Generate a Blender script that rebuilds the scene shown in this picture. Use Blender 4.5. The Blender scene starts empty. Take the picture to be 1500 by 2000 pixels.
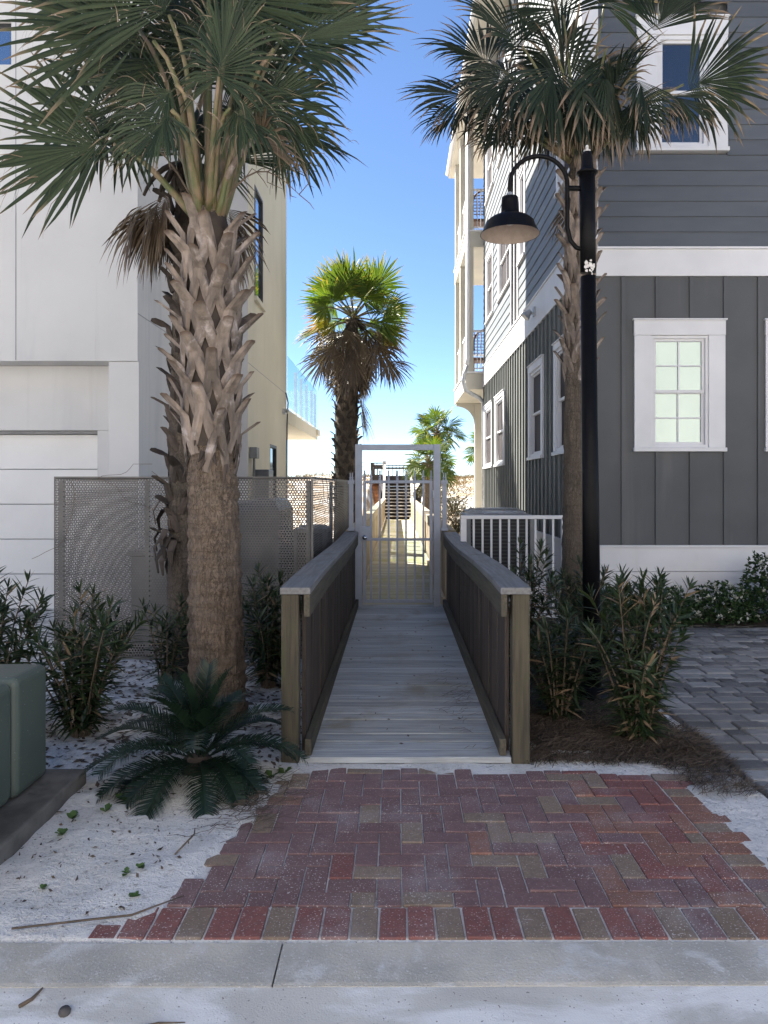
import bpy, math, random
import numpy as np
from mathutils import Vector, Matrix, noise as mn

R = math.radians
scene = bpy.context.scene
COL = scene.collection
rnd = random.Random(7)
Zv = Vector((0, 0, 1))

# ------------------------------------------------------------------ helpers
def tag(o, label=None, cat=None, group=None, kind=None):
    if label: o['label'] = label
    if cat: o['category'] = cat
    if group: o['group'] = group
    if kind: o['kind'] = kind
    return o

def thing(name, label, cat, loc=(0, 0, 0), rz=0.0, group=None):
    o = bpy.data.objects.new(name, None)
    o.empty_display_size = 0.1
    COL.objects.link(o)
    o.location = loc
    o.rotation_euler = (0, 0, rz)
    return tag(o, label, cat, group)

def world_loc(p):
    v = Vector((0, 0, 0))
    while p is not None:
        v += Vector(p.location)
        p = p.parent
    return v

class Frame:
    """wall frame: u runs along the wall, z is up, n points out of the wall"""
    def __init__(s, O, U, N):
        s.O, s.U, s.N = Vector(O), Vector(U), Vector(N)
    def p(s, u, z, n=0.0):
        return s.O + s.U * u + Zv * z + s.N * n

class MB:
    def __init__(s):
        s.v, s.f, s.c, s.col = [], [], [], (0.5, 0.0, 0.0)
    def add(s, vs, fs, cols=None):
        o = len(s.v)
        s.v.extend([tuple(v) for v in vs])
        s.c.extend(cols if cols is not None else [s.col] * len(vs))
        s.f.extend([tuple(i + o for i in f) for f in fs])
    def hexa(s, p):
        s.add(p, [(0, 3, 2, 1), (4, 5, 6, 7), (0, 1, 5, 4), (1, 2, 6, 5), (2, 3, 7, 6), (3, 0, 4, 7)])
    def box(s, x0, x1, y0, y1, z0, z1):
        s.hexa([(x0, y0, z0), (x1, y0, z0), (x1, y1, z0), (x0, y1, z0), (x0, y0, z1), (x1, y0, z1), (x1, y1, z1), (x0, y1, z1)])
    def fbox(s, F, u0, u1, z0, z1, n0, n1):
        s.hexa([F.p(u0, z0, n1), F.p(u1, z0, n1), F.p(u1, z0, n0), F.p(u0, z0, n0), F.p(u0, z1, n1), F.p(u1, z1, n1), F.p(u1, z1, n0), F.p(u0, z1, n0)])
    def quad(s, a, b, c, d):
        s.add([a, b, c, d], [(0, 1, 2, 3)])
    def beam(s, p0, p1, w, h, up=Zv):
        p0, p1 = Vector(p0), Vector(p1)
        d = (p1 - p0).normalized()
        sd = d.cross(up)
        if sd.length < 1e-5: sd = Vector((1, 0, 0))
        sd.normalize()
        u = sd.cross(d)
        sd = sd * (w / 2); u = u * (h / 2)
        s.hexa([p0 - sd - u, p0 + sd - u, p1 + sd - u, p1 - sd - u, p0 - sd + u, p0 + sd + u, p1 + sd + u, p1 - sd + u])
    def tube(s, pts, rad, n=8, cap=True):
        pts = [Vector(p) for p in pts]
        m = len(pts)
        if not hasattr(rad, '__len__'): rad = [rad] * m
        o = len(s.v)
        prev = None
        for i, p in enumerate(pts):
            d = (pts[min(i + 1, m - 1)] - pts[max(i - 1, 0)])
            if d.length < 1e-9: d = Vector((0, 0, 1))
            d.normalize()
            if prev is None:
                a = d.cross(Zv)
                if a.length < 1e-3: a = d.cross(Vector((1, 0, 0)))
            else:
                a = prev - d * prev.dot(d)
            a.normalize(); prev = a
            b = d.cross(a)
            for k in range(n):
                t = 2 * math.pi * k / n
                s.v.append(tuple(p + (a * math.cos(t) + b * math.sin(t)) * rad[i])); s.c.append(s.col)
        for i in range(m - 1):
            for k in range(n):
                k2 = (k + 1) % n
                s.f.append((o + i * n + k, o + i * n + k2, o + (i + 1) * n + k2, o + (i + 1) * n + k))
        if cap:
            s.f.append(tuple(o + k for k in range(n))[::-1])
            s.f.append(tuple(o + (m - 1) * n + k for k in range(n)))
    def lathe(s, prof, c, n=24):
        o = len(s.v)
        for r, z in prof:
            for k in range(n):
                t = 2 * math.pi * k / n
                s.v.append((c[0] + r * math.cos(t), c[1] + r * math.sin(t), c[2] + z)); s.c.append(s.col)
        for i in range(len(prof) - 1):
            for k in range(n):
                k2 = (k + 1) % n
                s.f.append((o + i * n + k, o + i * n + k2, o + (i + 1) * n + k2, o + (i + 1) * n + k))
    def prism(s, poly, ext):
        """poly: list of points (a flat outline), ext: extrusion vector"""
        n = len(poly); ext = Vector(ext)
        vs = [Vector(p) for p in poly] + [Vector(p) + ext for p in poly]
        fs = [tuple(range(n))[::-1], tuple(range(n, 2 * n))]
        for i in range(n):
            j = (i + 1) % n
            fs.append((i, j, n + j, n + i))
        s.add(vs, fs)
    def strap(s, pts, nrm, w, th):
        """flat strip with thickness through pts; nrm outward normals; w widths; th thicknesses"""
        o = len(s.v); m = len(pts)
        for i in range(m):
            d = (pts[min(i + 1, m - 1)] - pts[max(i - 1, 0)]).normalized()
            sd = d.cross(nrm[i]).normalized() * (w[i] / 2)
            nn = nrm[i].normalized() * th[i]
            for q in (pts[i] - sd, pts[i] - sd * 0.55 + nn, pts[i] + sd * 0.55 + nn, pts[i] + sd):
                s.v.append(tuple(q)); s.c.append((s.col[0], i / (m - 1), s.col[2]))
        for i in range(m - 1):
            for k in range(4):
                k2 = (k + 1) % 4
                s.f.append((o + i * 4 + k, o + i * 4 + k2, o + (i + 1) * 4 + k2, o + (i + 1) * 4 + k))
        s.f.append((o, o + 1, o + 2, o + 3)); q = o + (m - 1) * 4
        s.f.append((q + 3, q + 2, q + 1, q))
    def build(s, name, mat, parent=None, smooth=False, bevel=0.0, local=False, segs=2):
        me = bpy.data.meshes.new(name)
        vs = np.array(s.v, dtype=np.float64).reshape(-1, 3)
        if parent is not None and not local:
            vs = vs - np.array(world_loc(parent))
        me.from_pydata(vs.tolist(), [], s.f)
        me.update()
        ca = me.color_attributes.new('Col', 'FLOAT_COLOR', 'POINT')
        c = np.ones((len(s.v), 4), dtype=np.float32)
        c[:, :3] = np.array(s.c, dtype=np.float32).reshape(-1, 3)
        ca.data.foreach_set('color', c.ravel())
        me.materials.append(mat)
        if smooth:
            me.polygons.foreach_set('use_smooth', [True] * len(me.polygons))
        o = bpy.data.objects.new(name, me)
        COL.objects.link(o)
        if parent is not None: o.parent = parent
        if bevel > 0:
            b = o.modifiers.new('bevel', 'BEVEL')
            b.width = bevel; b.segments = segs; b.limit_method = 'ANGLE'; b.angle_limit = R(40)
        return o

# ------------------------------------------------------------------ materials
class NT:
    def __init__(s, name):
        s.m = bpy.data.materials.new(name); s.m.use_nodes = True
        s.t = s.m.node_tree; s.t.nodes.clear()
        s.out = s.n('ShaderNodeOutputMaterial')
    def n(s, typ, **kw):
        x = s.t.nodes.new(typ)
        for k, v in kw.items(): setattr(x, k, v)
        return x
    def l(s, a, b): s.t.links.new(a, b)
    def coord(s, stretch=(1, 1, 1)):
        tc = s.n('ShaderNodeTexCoord'); mp = s.n('ShaderNodeMapping')
        mp.inputs['Scale'].default_value = stretch
        s.l(tc.outputs['Object'], mp.inputs['Vector'])
        return mp.outputs['Vector']
    def noise(s, vec, scale, detail=6, rough=0.55, dist=0.0):
        x = s.n('ShaderNodeTexNoise'); x.inputs['Scale'].default_value = scale
        x.inputs['Detail'].default_value = detail; x.inputs['Roughness'].default_value = rough
        x.inputs['Distortion'].default_value = dist
        s.l(vec, x.inputs['Vector'])
        return x.outputs['Fac']
    def ramp(s, fac, a, b):
        x = s.n('ShaderNodeMapRange'); x.interpolation_type = 'SMOOTHSTEP'
        x.inputs['From Min'].default_value = a; x.inputs['From Max'].default_value = b
        s.l(fac, x.inputs['Value'])
        return x.outputs['Result']
    def mix(s, fac, a, b, blend='MIX'):
        x = s.n('ShaderNodeMix'); x.data_type = 'RGBA'; x.blend_type = blend
        for sock, val in ((x.inputs[0], fac), (x.inputs[6], a), (x.inputs[7], b)):
            if hasattr(val, 'is_linked'): s.l(val, sock)
            elif isinstance(val, (int, float)): sock.default_value = val
            else: sock.default_value = (*val, 1) if len(val) == 3 else val
        return x.outputs[2]
    def math(s, op, a, b=0.0, clamp=False):
        x = s.n('ShaderNodeMath'); x.operation = op; x.use_clamp = clamp
        for sock, val in ((x.inputs[0], a), (x.inputs[1], b)):
            if hasattr(val, 'is_linked'): s.l(val, sock)
            else: sock.default_value = val
        return x.outputs[0]
    def attr(s):
        a = s.n('ShaderNodeAttribute'); a.attribute_name = 'Col'
        sp = s.n('ShaderNodeSeparateColor'); s.l(a.outputs['Color'], sp.inputs[0])
        return a.outputs['Color'], sp.outputs[0], sp.outputs[1], sp.outputs[2]
    def bsdf(s, col, rough=0.7, metal=0.0, spec=0.5, bump=None, bstr=0.3, bdist=0.01):
        b = s.n('ShaderNodeBsdfPrincipled')
        for sock, val in ((b.inputs['Base Color'], col), (b.inputs['Roughness'], rough)):
            if hasattr(val, 'is_linked'): s.l(val, sock)
            else: sock.default_value = (*val, 1) if hasattr(val, '__len__') else val
        b.inputs['Metallic'].default_value = metal
        b.inputs['Specular IOR Level'].default_value = spec
        if bump is not None:
            bp = s.n('ShaderNodeBump'); bp.inputs['Strength'].default_value = bstr
            bp.inputs['Distance'].default_value = bdist
            s.l(bump, bp.inputs['Height']); s.l(bp.outputs[0], b.inputs['Normal'])
        return b
    def done(s, sh):
        s.l(sh.outputs[0], s.out.inputs['Surface']); return s.m

def dk(c, f): return tuple(x * f for x in c)

def mat(name, col, col2=None, rough=0.7, scale=4.0, stretch=(1, 1, 1), lohi=(0.35, 0.68), bump=0.2, bscale=60.0, bdist=0.004,
        tint=0.0, metal=0.0, spec=0.4, stain=None, speck=None, detail=6, rvar=0.0, stain2=None, tip=None):
    m = NT(name)
    v = m.coord(stretch)
    c = m.mix(m.ramp(m.noise(v, scale, detail), *lohi), col, col2 if col2 else dk(col, 0.8))
    if tint:
        _, r, g, b = m.attr()
        f = m.math('ADD', m.math('MULTIPLY', r, 2 * tint), 1 - tint)
        cc = m.n('ShaderNodeCombineColor')
        for i in range(3): m.l(f, cc.inputs[i])
        c = m.mix(1.0, c, cc.outputs[0], 'MULTIPLY')
    if stain:
        sc, ss, a, b2 = stain[:4]
        vv = m.coord(stain[4]) if len(stain) > 4 else m.coord()
        c = m.mix(m.ramp(m.noise(vv, ss, 5, 0.6, 0.5), a, b2), c, sc)
    if stain2:
        sc, ss, a, b2, st2 = stain2
        c = m.mix(m.math('MULTIPLY', m.ramp(m.noise(m.coord(st2), ss, 8, 0.72, 0.3), a, b2), 0.8), c, sc)
    if speck:
        sc, ss, a, b2 = speck
        c = m.mix(m.ramp(m.noise(m.coord(), ss, 2, 0.5), a, b2), c, sc)
    if tip:
        _, r, g, b = m.attr()
        c = m.mix(m.math('MULTIPLY', m.ramp(g, 0.80, 1.0), m.math('SUBTRACT', 1.0, b)), c, tip)
    rg = rough
    if rvar:
        rg = m.math('ADD', m.math('MULTIPLY', m.noise(v, scale * 2), rvar), rough - rvar / 2)
    bp = m.noise(v, bscale, 5, 0.6) if bump else None
    return m.done(m.bsdf(c, rg, metal, spec, bp, bump, bdist))

def mat_leaf(name, dark, light, tip, dead=(0.16, 0.10, 0.06), rough=0.45, trans=0.3, tip_at=0.86, spec=0.35):
    m = NT(name)
    _, r, g, b = m.attr()
    c = m.mix(r, dark, light)
    n = m.noise(m.coord(), 30, 3)
    c = m.mix(m.math('MULTIPLY', n, 0.5), c, dk(dark, 0.6))
    tt = m.math('ADD', g, m.math('MULTIPLY', m.math('SUBTRACT', r, 0.5), 0.3))
    c = m.mix(m.ramp(tt, tip_at - 0.1, tip_at + 0.1), c, tip)
    c = m.mix(b, c, dead)
    p = m.bsdf(c, rough, 0, spec)
    t = m.n('ShaderNodeBsdfTranslucent'); m.l(m.mix(1.0, c, (1.0, 1.05, 0.55), 'MULTIPLY'), t.inputs['Color'])
    mx = m.n('ShaderNodeMixShader'); mx.inputs[0].default_value = trans
    m.l(p.outputs[0], mx.inputs[1]); m.l(t.outputs[0], mx.inputs[2])
    return m.done(mx)

def mat_attr(name, rough=0.85, var=0.35, scale=12, speck=None, bump=0.5, bscale=150, bdist=0.003):
    """base colour carried by each block itself"""
    m = NT(name)
    c, _, _, _ = m.attr()
    v = m.coord()
    c = m.mix(m.math('MULTIPLY', m.ramp(m.noise(v, scale * 2.5, 8, 0.7), 0.38, 0.7), var), c, (0.07, 0.055, 0.055))
    c = m.mix(m.math('MULTIPLY', m.ramp(m.noise(v, 2.6, 8, 0.65), 0.46, 0.74), 0.34), c, (0.44, 0.41, 0.40))
    if speck:
        sc, ss, a, b = speck
        pat = m.ramp(m.noise(v, 1.3, 3), 0.35, 0.62)
        sp = m.ramp(m.noise(v, ss, 2, 0.5), a, b)
        c = m.mix(m.math('MULTIPLY', sp, m.math('ADD', m.math('MULTIPLY', pat, 0.7), 0.3)), c, sc)
    return m.done(m.bsdf(c, rough, 0, 0.3, m.noise(v, bscale, 4), bump, bdist))

M = {}
M['stucco'] = mat('white_stucco', (0.57, 0.56, 0.55), (0.525, 0.515, 0.505), 0.85, 0.7, stain2=((0.40, 0.39, 0.38), 1.1, 0.56, 0.85, (5, 5, 0.18)), bump=0.25, bscale=180, bdist=0.002, stain=((0.43, 0.43, 0.44), 0.8, 0.52, 0.85, (2.5, 2.5, 0.25)))
M['cream'] = mat('cream_stucco', (0.56, 0.525, 0.43), (0.51, 0.48, 0.395), 0.85, 0.8, bump=0.25, bscale=180, bdist=0.002, stain=((0.48, 0.45, 0.36), 0.8, 0.52, 0.85, (2.5, 2.5, 0.25)))  # stucco tinted warm: bounce from the sunlit house put into the colour
M['garage'] = mat('garage_panel', (0.70, 0.69, 0.68), (0.66, 0.65, 0.64), 0.6, 2, bump=0.06)
M['groove'] = mat('groove_shadow', (0.30, 0.30, 0.31), None, 0.9, bump=0)
M['dark_frame'] = mat('dark_frame', (0.03, 0.032, 0.035), None, 0.45, bump=0.02)
M['trim'] = mat('white_trim', (0.645, 0.64, 0.655), (0.585, 0.58, 0.595), 0.55, 1.5, bump=0.05, stain=((0.52, 0.51, 0.50), 1.2, 0.6, 0.85, (2, 2, 0.4)))
M['creamtrim'] = mat('cream_trim', (0.46, 0.435, 0.375), (0.41, 0.39, 0.34), 0.55, 1.5, bump=0.05)
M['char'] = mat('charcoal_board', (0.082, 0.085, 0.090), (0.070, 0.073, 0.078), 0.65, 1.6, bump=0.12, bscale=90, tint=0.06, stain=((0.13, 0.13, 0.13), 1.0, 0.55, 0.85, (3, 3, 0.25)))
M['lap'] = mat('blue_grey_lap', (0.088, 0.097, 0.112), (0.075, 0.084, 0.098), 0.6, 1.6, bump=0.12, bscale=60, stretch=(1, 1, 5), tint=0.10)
M['lapside'] = mat('blue_grey_side_lap', (0.165, 0.178, 0.187), (0.14, 0.153, 0.165), 0.6, 1.6, bump=0.12, bscale=60, stretch=(1, 1, 5), tint=0.10)  # front lap colour lightened for the sun on this side
M['charside'] = mat('side_batten_board', (0.125, 0.132, 0.126), (0.107, 0.113, 0.108), 0.65, 1.6, bump=0.12, bscale=90, tint=0.06)  # charcoal boards in a lighter copy, sunlight of the side wall in the colour
M['roof'] = mat('grey_roof_metal', (0.30, 0.31, 0.32), None, 0.45, bump=0.05)
M['black'] = mat('black_lamp_paint', (0.004, 0.004, 0.005), (0.006, 0.006, 0.007), 0.4, 30, bump=0.06, bscale=200, spec=0.10)
M['lampin'] = mat('lamp_liner', (0.36, 0.29, 0.245), (0.30, 0.24, 0.205), 0.6, 25, bump=0.1)
M['chip'] = mat('bare_primer', (0.60, 0.58, 0.56), (0.40, 0.38, 0.36), 0.8, 60)
M['galv'] = mat('galvanised', (0.48, 0.49, 0.50), (0.36, 0.37, 0.38), 0.5, 14, metal=0.5, bump=0.05)
M['perf'] = mat('perforated_steel', (0.165, 0.155, 0.150), (0.115, 0.112, 0.112), 0.55, 3, metal=0.3, bump=0.05, stain=((0.30, 0.22, 0.19), 5, 0.62, 0.8))
M['gatepaint'] = mat('gate_paint', (0.34, 0.365, 0.425), (0.30, 0.32, 0.375), 0.45, 6, bump=0.05)
M['chrome'] = mat('chrome', (0.7, 0.7, 0.7), None, 0.15, metal=1.0, bump=0)
M['acmetal'] = mat('unit_metal', (0.17, 0.175, 0.175), (0.13, 0.135, 0.135), 0.5, 5, metal=0.2, bump=0.05)
M['acdark'] = mat('unit_grille', (0.02, 0.02, 0.022), None, 0.6, bump=0)
M['grille'] = mat('grille_wire', (0.06, 0.062, 0.062), None, 0.6, bump=0)
M['cover'] = mat('vinyl_cover', (0.10, 0.105, 0.115), (0.07, 0.075, 0.085), 0.35, 5, bump=0.4, bscale=8, bdist=0.03)
M['xform'] = mat('green_enamel', (0.082, 0.102, 0.085), (0.066, 0.084, 0.071), 0.5, 2.0, bump=0.1, bscale=12, stain=((0.13, 0.135, 0.105), 2.5, 0.55, 0.8, (1, 1, 0.5)), speck=((0.4, 0.42, 0.4), 90, 0.72, 0.76))
M['pad'] = mat('pad_concrete', (0.15, 0.14, 0.125), (0.075, 0.07, 0.062), 0.9, 5, bump=0.6, bscale=60, stain=((0.05, 0.05, 0.045), 6, 0.5, 0.75))
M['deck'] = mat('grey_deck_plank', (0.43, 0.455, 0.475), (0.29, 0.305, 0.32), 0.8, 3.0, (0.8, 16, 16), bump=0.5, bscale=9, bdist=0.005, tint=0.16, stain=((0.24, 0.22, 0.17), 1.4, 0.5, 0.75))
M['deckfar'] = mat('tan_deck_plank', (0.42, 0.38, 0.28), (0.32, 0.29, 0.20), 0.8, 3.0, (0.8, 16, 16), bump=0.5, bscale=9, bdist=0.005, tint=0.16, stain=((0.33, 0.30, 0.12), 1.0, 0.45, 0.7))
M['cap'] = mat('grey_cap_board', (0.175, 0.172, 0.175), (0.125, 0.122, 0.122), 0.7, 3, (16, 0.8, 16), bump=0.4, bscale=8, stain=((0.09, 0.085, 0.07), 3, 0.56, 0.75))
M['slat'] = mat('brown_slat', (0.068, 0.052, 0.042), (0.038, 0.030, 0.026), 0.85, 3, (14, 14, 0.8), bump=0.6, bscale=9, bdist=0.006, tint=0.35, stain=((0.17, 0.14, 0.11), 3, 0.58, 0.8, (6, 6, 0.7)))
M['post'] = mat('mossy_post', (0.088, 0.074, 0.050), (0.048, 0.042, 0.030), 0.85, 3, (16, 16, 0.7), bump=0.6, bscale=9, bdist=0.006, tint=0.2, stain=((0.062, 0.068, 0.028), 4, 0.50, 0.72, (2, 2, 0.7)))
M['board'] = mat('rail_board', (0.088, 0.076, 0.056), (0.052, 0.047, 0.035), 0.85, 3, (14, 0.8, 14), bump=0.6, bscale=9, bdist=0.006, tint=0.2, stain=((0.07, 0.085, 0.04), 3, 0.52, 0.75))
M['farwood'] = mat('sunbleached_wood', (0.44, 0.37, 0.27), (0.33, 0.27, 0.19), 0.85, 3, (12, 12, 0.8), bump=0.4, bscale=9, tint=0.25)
M['orange'] = mat('cedar_board', (0.46, 0.24, 0.12), (0.36, 0.17, 0.08), 0.8, 2, (0.6, 12, 12), bump=0.3, bscale=9, tint=0.25)
M['tread'] = mat('stair_wood', (0.46, 0.42, 0.37), (0.33, 0.30, 0.26), 0.85, 3, (0.8, 14, 14), bump=0.4, bscale=9, tint=0.2)
M['darkwood'] = mat('dark_stair_wood', (0.07, 0.055, 0.045), (0.05, 0.04, 0.033), 0.85, 3, bump=0.3)
M['kerb'] = mat('kerb_concrete', (0.62, 0.565, 0.47), (0.46, 0.43, 0.37), 0.9, 1.6, lohi=(0.4, 0.6), detail=10, bump=0.9, bscale=110, bdist=0.006, stain=((0.70, 0.675, 0.63), 5, 0.52, 0.72), stain2=((0.20, 0.18, 0.155), 3.1, 0.60, 0.82, (1.6, 0.8, 1)), speck=((0.70, 0.69, 0.66), 130, 0.60, 0.72))
M['gutter'] = mat('gutter_concrete', (0.62, 0.595, 0.545), (0.50, 0.48, 0.44), 0.9, 1.2, bump=0.7, bscale=160, bdist=0.004, stain=((0.78, 0.77, 0.745), 1.5, 0.42, 0.60, (1, 2.5, 1)), stain2=((0.30, 0.285, 0.26), 2.4, 0.60, 0.80, (0.6, 2, 1)), speck=((0.24, 0.22, 0.20), 90, 0.68, 0.72))
M['brick'] = mat_attr('clay_paver', 0.85, 0.35, 12, ((0.66, 0.62, 0.57), 140, 0.615, 0.69))
M['cobble'] = mat_attr('grey_paver', 0.85, 0.25, 9, ((0.40, 0.39, 0.38), 110, 0.68, 0.73))
M['boot'] = mat('leaf_base_wood', (0.245, 0.195, 0.162), (0.125, 0.102, 0.086), 0.9, 6, (3, 3, 1), bump=0.7, bscale=22, bdist=0.008, tint=0.30, stain=((0.40, 0.35, 0.33), 7, 0.54, 0.74), lohi=(0.3, 0.66), detail=9, stain2=((0.06, 0.045, 0.036), 10, 0.58, 0.72, (1, 1, 0.35)), tip=(0.10, 0.068, 0.05))
M['boot2'] = mat('old_leaf_base', (0.062, 0.047, 0.038), (0.028, 0.022, 0.018), 0.9, 6, bump=0.6, bscale=20, tint=0.35)
M['petiole'] = mat('petiole_skin', (0.085, 0.10, 0.036), (0.21, 0.145, 0.09), 0.55, 5, (3, 3, 1), bump=0.2, tint=0.25)

def mat_bark(name, a, b, c):
    m = NT(name)
    v = m.coord((1, 1, 0.55))
    dn = m.n('ShaderNodeTexNoise'); dn.inputs['Scale'].default_value = 14; dn.inputs['Detail'].default_value = 5
    m.l(v, dn.inputs['Vector'])
    ad = m.n('ShaderNodeVectorMath'); ad.operation = 'MULTIPLY_ADD'
    m.l(dn.outputs['Color'], ad.inputs[0]); ad.inputs[1].default_value = (0.12, 0.12, 0.16); m.l(v, ad.inputs[2])
    cr = None
    for sc, wd in ((44, 0.10), (95, 0.16)):
        vo = m.n('ShaderNodeTexVoronoi'); vo.feature = 'DISTANCE_TO_EDGE'; vo.inputs['Scale'].default_value = sc
        m.l(ad.outputs[0], vo.inputs['Vector'])
        k = m.ramp(vo.outputs['Distance'], 0.0, wd)
        cr = k if cr is None else m.math('ADD', m.math('MULTIPLY', cr, 0.65), m.math('MULTIPLY', k, 0.35))
    pat = m.ramp(m.noise(m.coord((1, 1, 0.4)), 9, 5), 0.30, 0.62)
    ring = m.noise(m.coord((0.8, 0.8, 9)), 6, 4, 0.6, 0.6)
    streak = m.noise(m.coord((9, 9, 0.9)), 7, 5, 0.65, 0.4)
    base = m.mix(m.ramp(m.noise(m.coord((1, 1, 0.6)), 7, 6), 0.3, 0.7), a, b)
    base = m.mix(m.math('MULTIPLY', m.ramp(streak, 0.48, 0.66), 0.55), base, c)
    base = m.mix(m.math('MULTIPLY', m.ramp(ring, 0.5, 0.72), 0.45), base, dk(c, 1.2))
    base = m.mix(m.ramp(m.noise(m.coord(), 2.2, 5), 0.58, 0.8), base, (0.21, 0.20, 0.14))
    dark = m.math('MULTIPLY', m.math('SUBTRACT', 1.0, cr), m.math('ADD', m.math('MULTIPLY', pat, 0.6), 0.25))
    col = m.mix(dark, base, dk(c, 0.5))
    h = m.math('ADD', m.math('MULTIPLY', cr, 0.6), m.math('ADD', m.noise(v, 60, 5), m.math('MULTIPLY', streak, 0.8)))
    return m.done(m.bsdf(col, 0.95, 0, 0.2, h, 0.9, 0.012))
M['bark'] = mat_bark('palm_bark', (0.245, 0.185, 0.14), (0.175, 0.135, 0.105), (0.075, 0.058, 0.046))
M['bark2'] = mat_bark('grey_palm_bark', (0.165, 0.132, 0.105), (0.115, 0.095, 0.077), (0.06, 0.047, 0.038))

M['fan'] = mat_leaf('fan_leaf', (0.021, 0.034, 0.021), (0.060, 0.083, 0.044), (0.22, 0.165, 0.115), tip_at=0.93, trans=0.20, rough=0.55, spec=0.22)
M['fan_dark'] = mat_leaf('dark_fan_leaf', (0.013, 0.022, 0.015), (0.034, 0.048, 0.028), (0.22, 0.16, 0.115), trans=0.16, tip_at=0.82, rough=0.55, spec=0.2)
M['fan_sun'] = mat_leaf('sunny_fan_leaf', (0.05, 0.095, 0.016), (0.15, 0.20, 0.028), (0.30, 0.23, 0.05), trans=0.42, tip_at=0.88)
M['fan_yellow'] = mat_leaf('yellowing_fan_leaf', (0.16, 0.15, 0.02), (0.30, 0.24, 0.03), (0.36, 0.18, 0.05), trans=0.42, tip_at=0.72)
M['dead'] = mat_leaf('dead_fan_leaf', (0.085, 0.06, 0.042), (0.19, 0.14, 0.095), (0.24, 0.18, 0.13), trans=0.15, tip_at=0.95)
M['oleander'] = mat_leaf('oleander_leaf', (0.016, 0.032, 0.013), (0.064, 0.094, 0.036), (0.16, 0.13, 0.06), dead=(0.30, 0.21, 0.13), trans=0.2, tip_at=0.98, rough=0.38, spec=0.5)
M['sago'] = mat_leaf('sago_leaf', (0.010, 0.022, 0.014), (0.022, 0.044, 0.024), (0.03, 0.05, 0.03), trans=0.12, tip_at=1.2, rough=0.4)
M['hedge'] = mat_leaf('hedge_leaf', (0.022, 0.045, 0.018), (0.07, 0.125, 0.04), (0.08, 0.12, 0.05), trans=0.2, tip_at=1.2)
M['flower'] = mat_leaf('white_petal', (0.55, 0.55, 0.52), (0.75, 0.75, 0.7), (0.7, 0.7, 0.65), trans=0.2, tip_at=1.3)
M['straw'] = mat_leaf('straw', (0.042, 0.030, 0.022), (0.22, 0.165, 0.12), (0.2, 0.15, 0.1), trans=0.05, tip_at=1.3, rough=0.8)
M['straw_pale'] = mat_leaf('pale_fibre', (0.20, 0.15, 0.11), (0.34, 0.28, 0.22), (0.2, 0.15, 0.1), trans=0.1, tip_at=1.3, rough=0.8)
M['litter'] = mat_leaf('litter_leaf', (0.05, 0.038, 0.03), (0.16, 0.12, 0.09), (0.1, 0.08, 0.06), trans=0.05, tip_at=1.3, rough=0.8)
M['weed'] = mat_leaf('weed_leaf', (0.06, 0.12, 0.035), (0.13, 0.21, 0.06), (0.1, 0.16, 0.05), trans=0.25, tip_at=1.3)
M['dunegrass'] = mat_leaf('dune_grass_blade', (0.13, 0.085, 0.05), (0.34, 0.25, 0.16), (0.36, 0.28, 0.18), trans=0.2, tip_at=1.2, rough=0.8)
M['scrub'] = mat_leaf('scrub_leaf', (0.045, 0.045, 0.022), (0.13, 0.12, 0.06), (0.1, 0.1, 0.05), trans=0.2, tip_at=1.3)
M['stem'] = mat('woody_stem', (0.15, 0.11, 0.08), (0.09, 0.07, 0.05), 0.9, 12, bump=0.3)
M['mulch'] = mat('mulch_soil', (0.075, 0.055, 0.042), (0.032, 0.025, 0.02), 0.95, 22, bump=1.0, bscale=70, bdist=0.02)
M['wicker'] = mat('brown_wicker', (0.10, 0.05, 0.03), (0.06, 0.03, 0.02), 0.7, 40, bump=0.3)
M['cushion'] = mat('pale_cushion', (0.45, 0.45, 0.42), None, 0.9)
M['pebble'] = mat('pebble_stone', (0.10, 0.09, 0.085), (0.05, 0.045, 0.04), 0.8, 30)

def mat_sand():
    m = NT('white_sand')
    v = m.coord()
    c = m.mix(m.ramp(m.noise(v, 1.6, 6), 0.35, 0.65), (0.80, 0.785, 0.76), (0.70, 0.68, 0.65))
    # organic dirt worked into the sand under the plants
    geo = m.n('ShaderNodeTexCoord'); sx = m.n('ShaderNodeSeparateXYZ'); m.l(geo.outputs['Object'], sx.inputs[0])
    yy = m.ramp(sx.outputs[1], 3.75, 5.0)
    dirt = m.math('MULTIPLY', m.ramp(m.noise(v, 3.4, 8, 0.7), 0.42, 0.66), yy)
    far = m.ramp(sx.outputs[1], 20, 27)
    dirt = m.math('MULTIPLY', dirt, m.math('SUBTRACT', 1.0, far))
    c = m.mix(m.math('MULTIPLY', dirt, 0.75), c, (0.10, 0.085, 0.072))
    c = m.mix(m.math('MULTIPLY', m.ramp(m.noise(v, 75, 3, 0.6), 0.60, 0.70), m.ramp(m.noise(v, 2.6, 4), 0.30, 0.62)), c, (0.17, 0.15, 0.13))
    c = m.mix(m.math('MULTIPLY', m.ramp(m.noise(v, 24, 6, 0.75), 0.53, 0.70), 0.55), c, (0.22, 0.19, 0.165))
    c = m.mix(m.math('MULTIPLY', far, m.ramp(m.noise(v, 0.8, 6, 0.7), 0.3, 0.6)), c, (0.33, 0.25, 0.17))
    h = m.math('ADD', m.noise(v, 14, 6, 0.65), m.math('MULTIPLY', m.noise(v, 120, 3), 0.35))
    return m.done(m.bsdf(c, 0.95, 0, 0.15, h, 0.9, 0.035))
M['sand'] = mat_sand()

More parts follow.
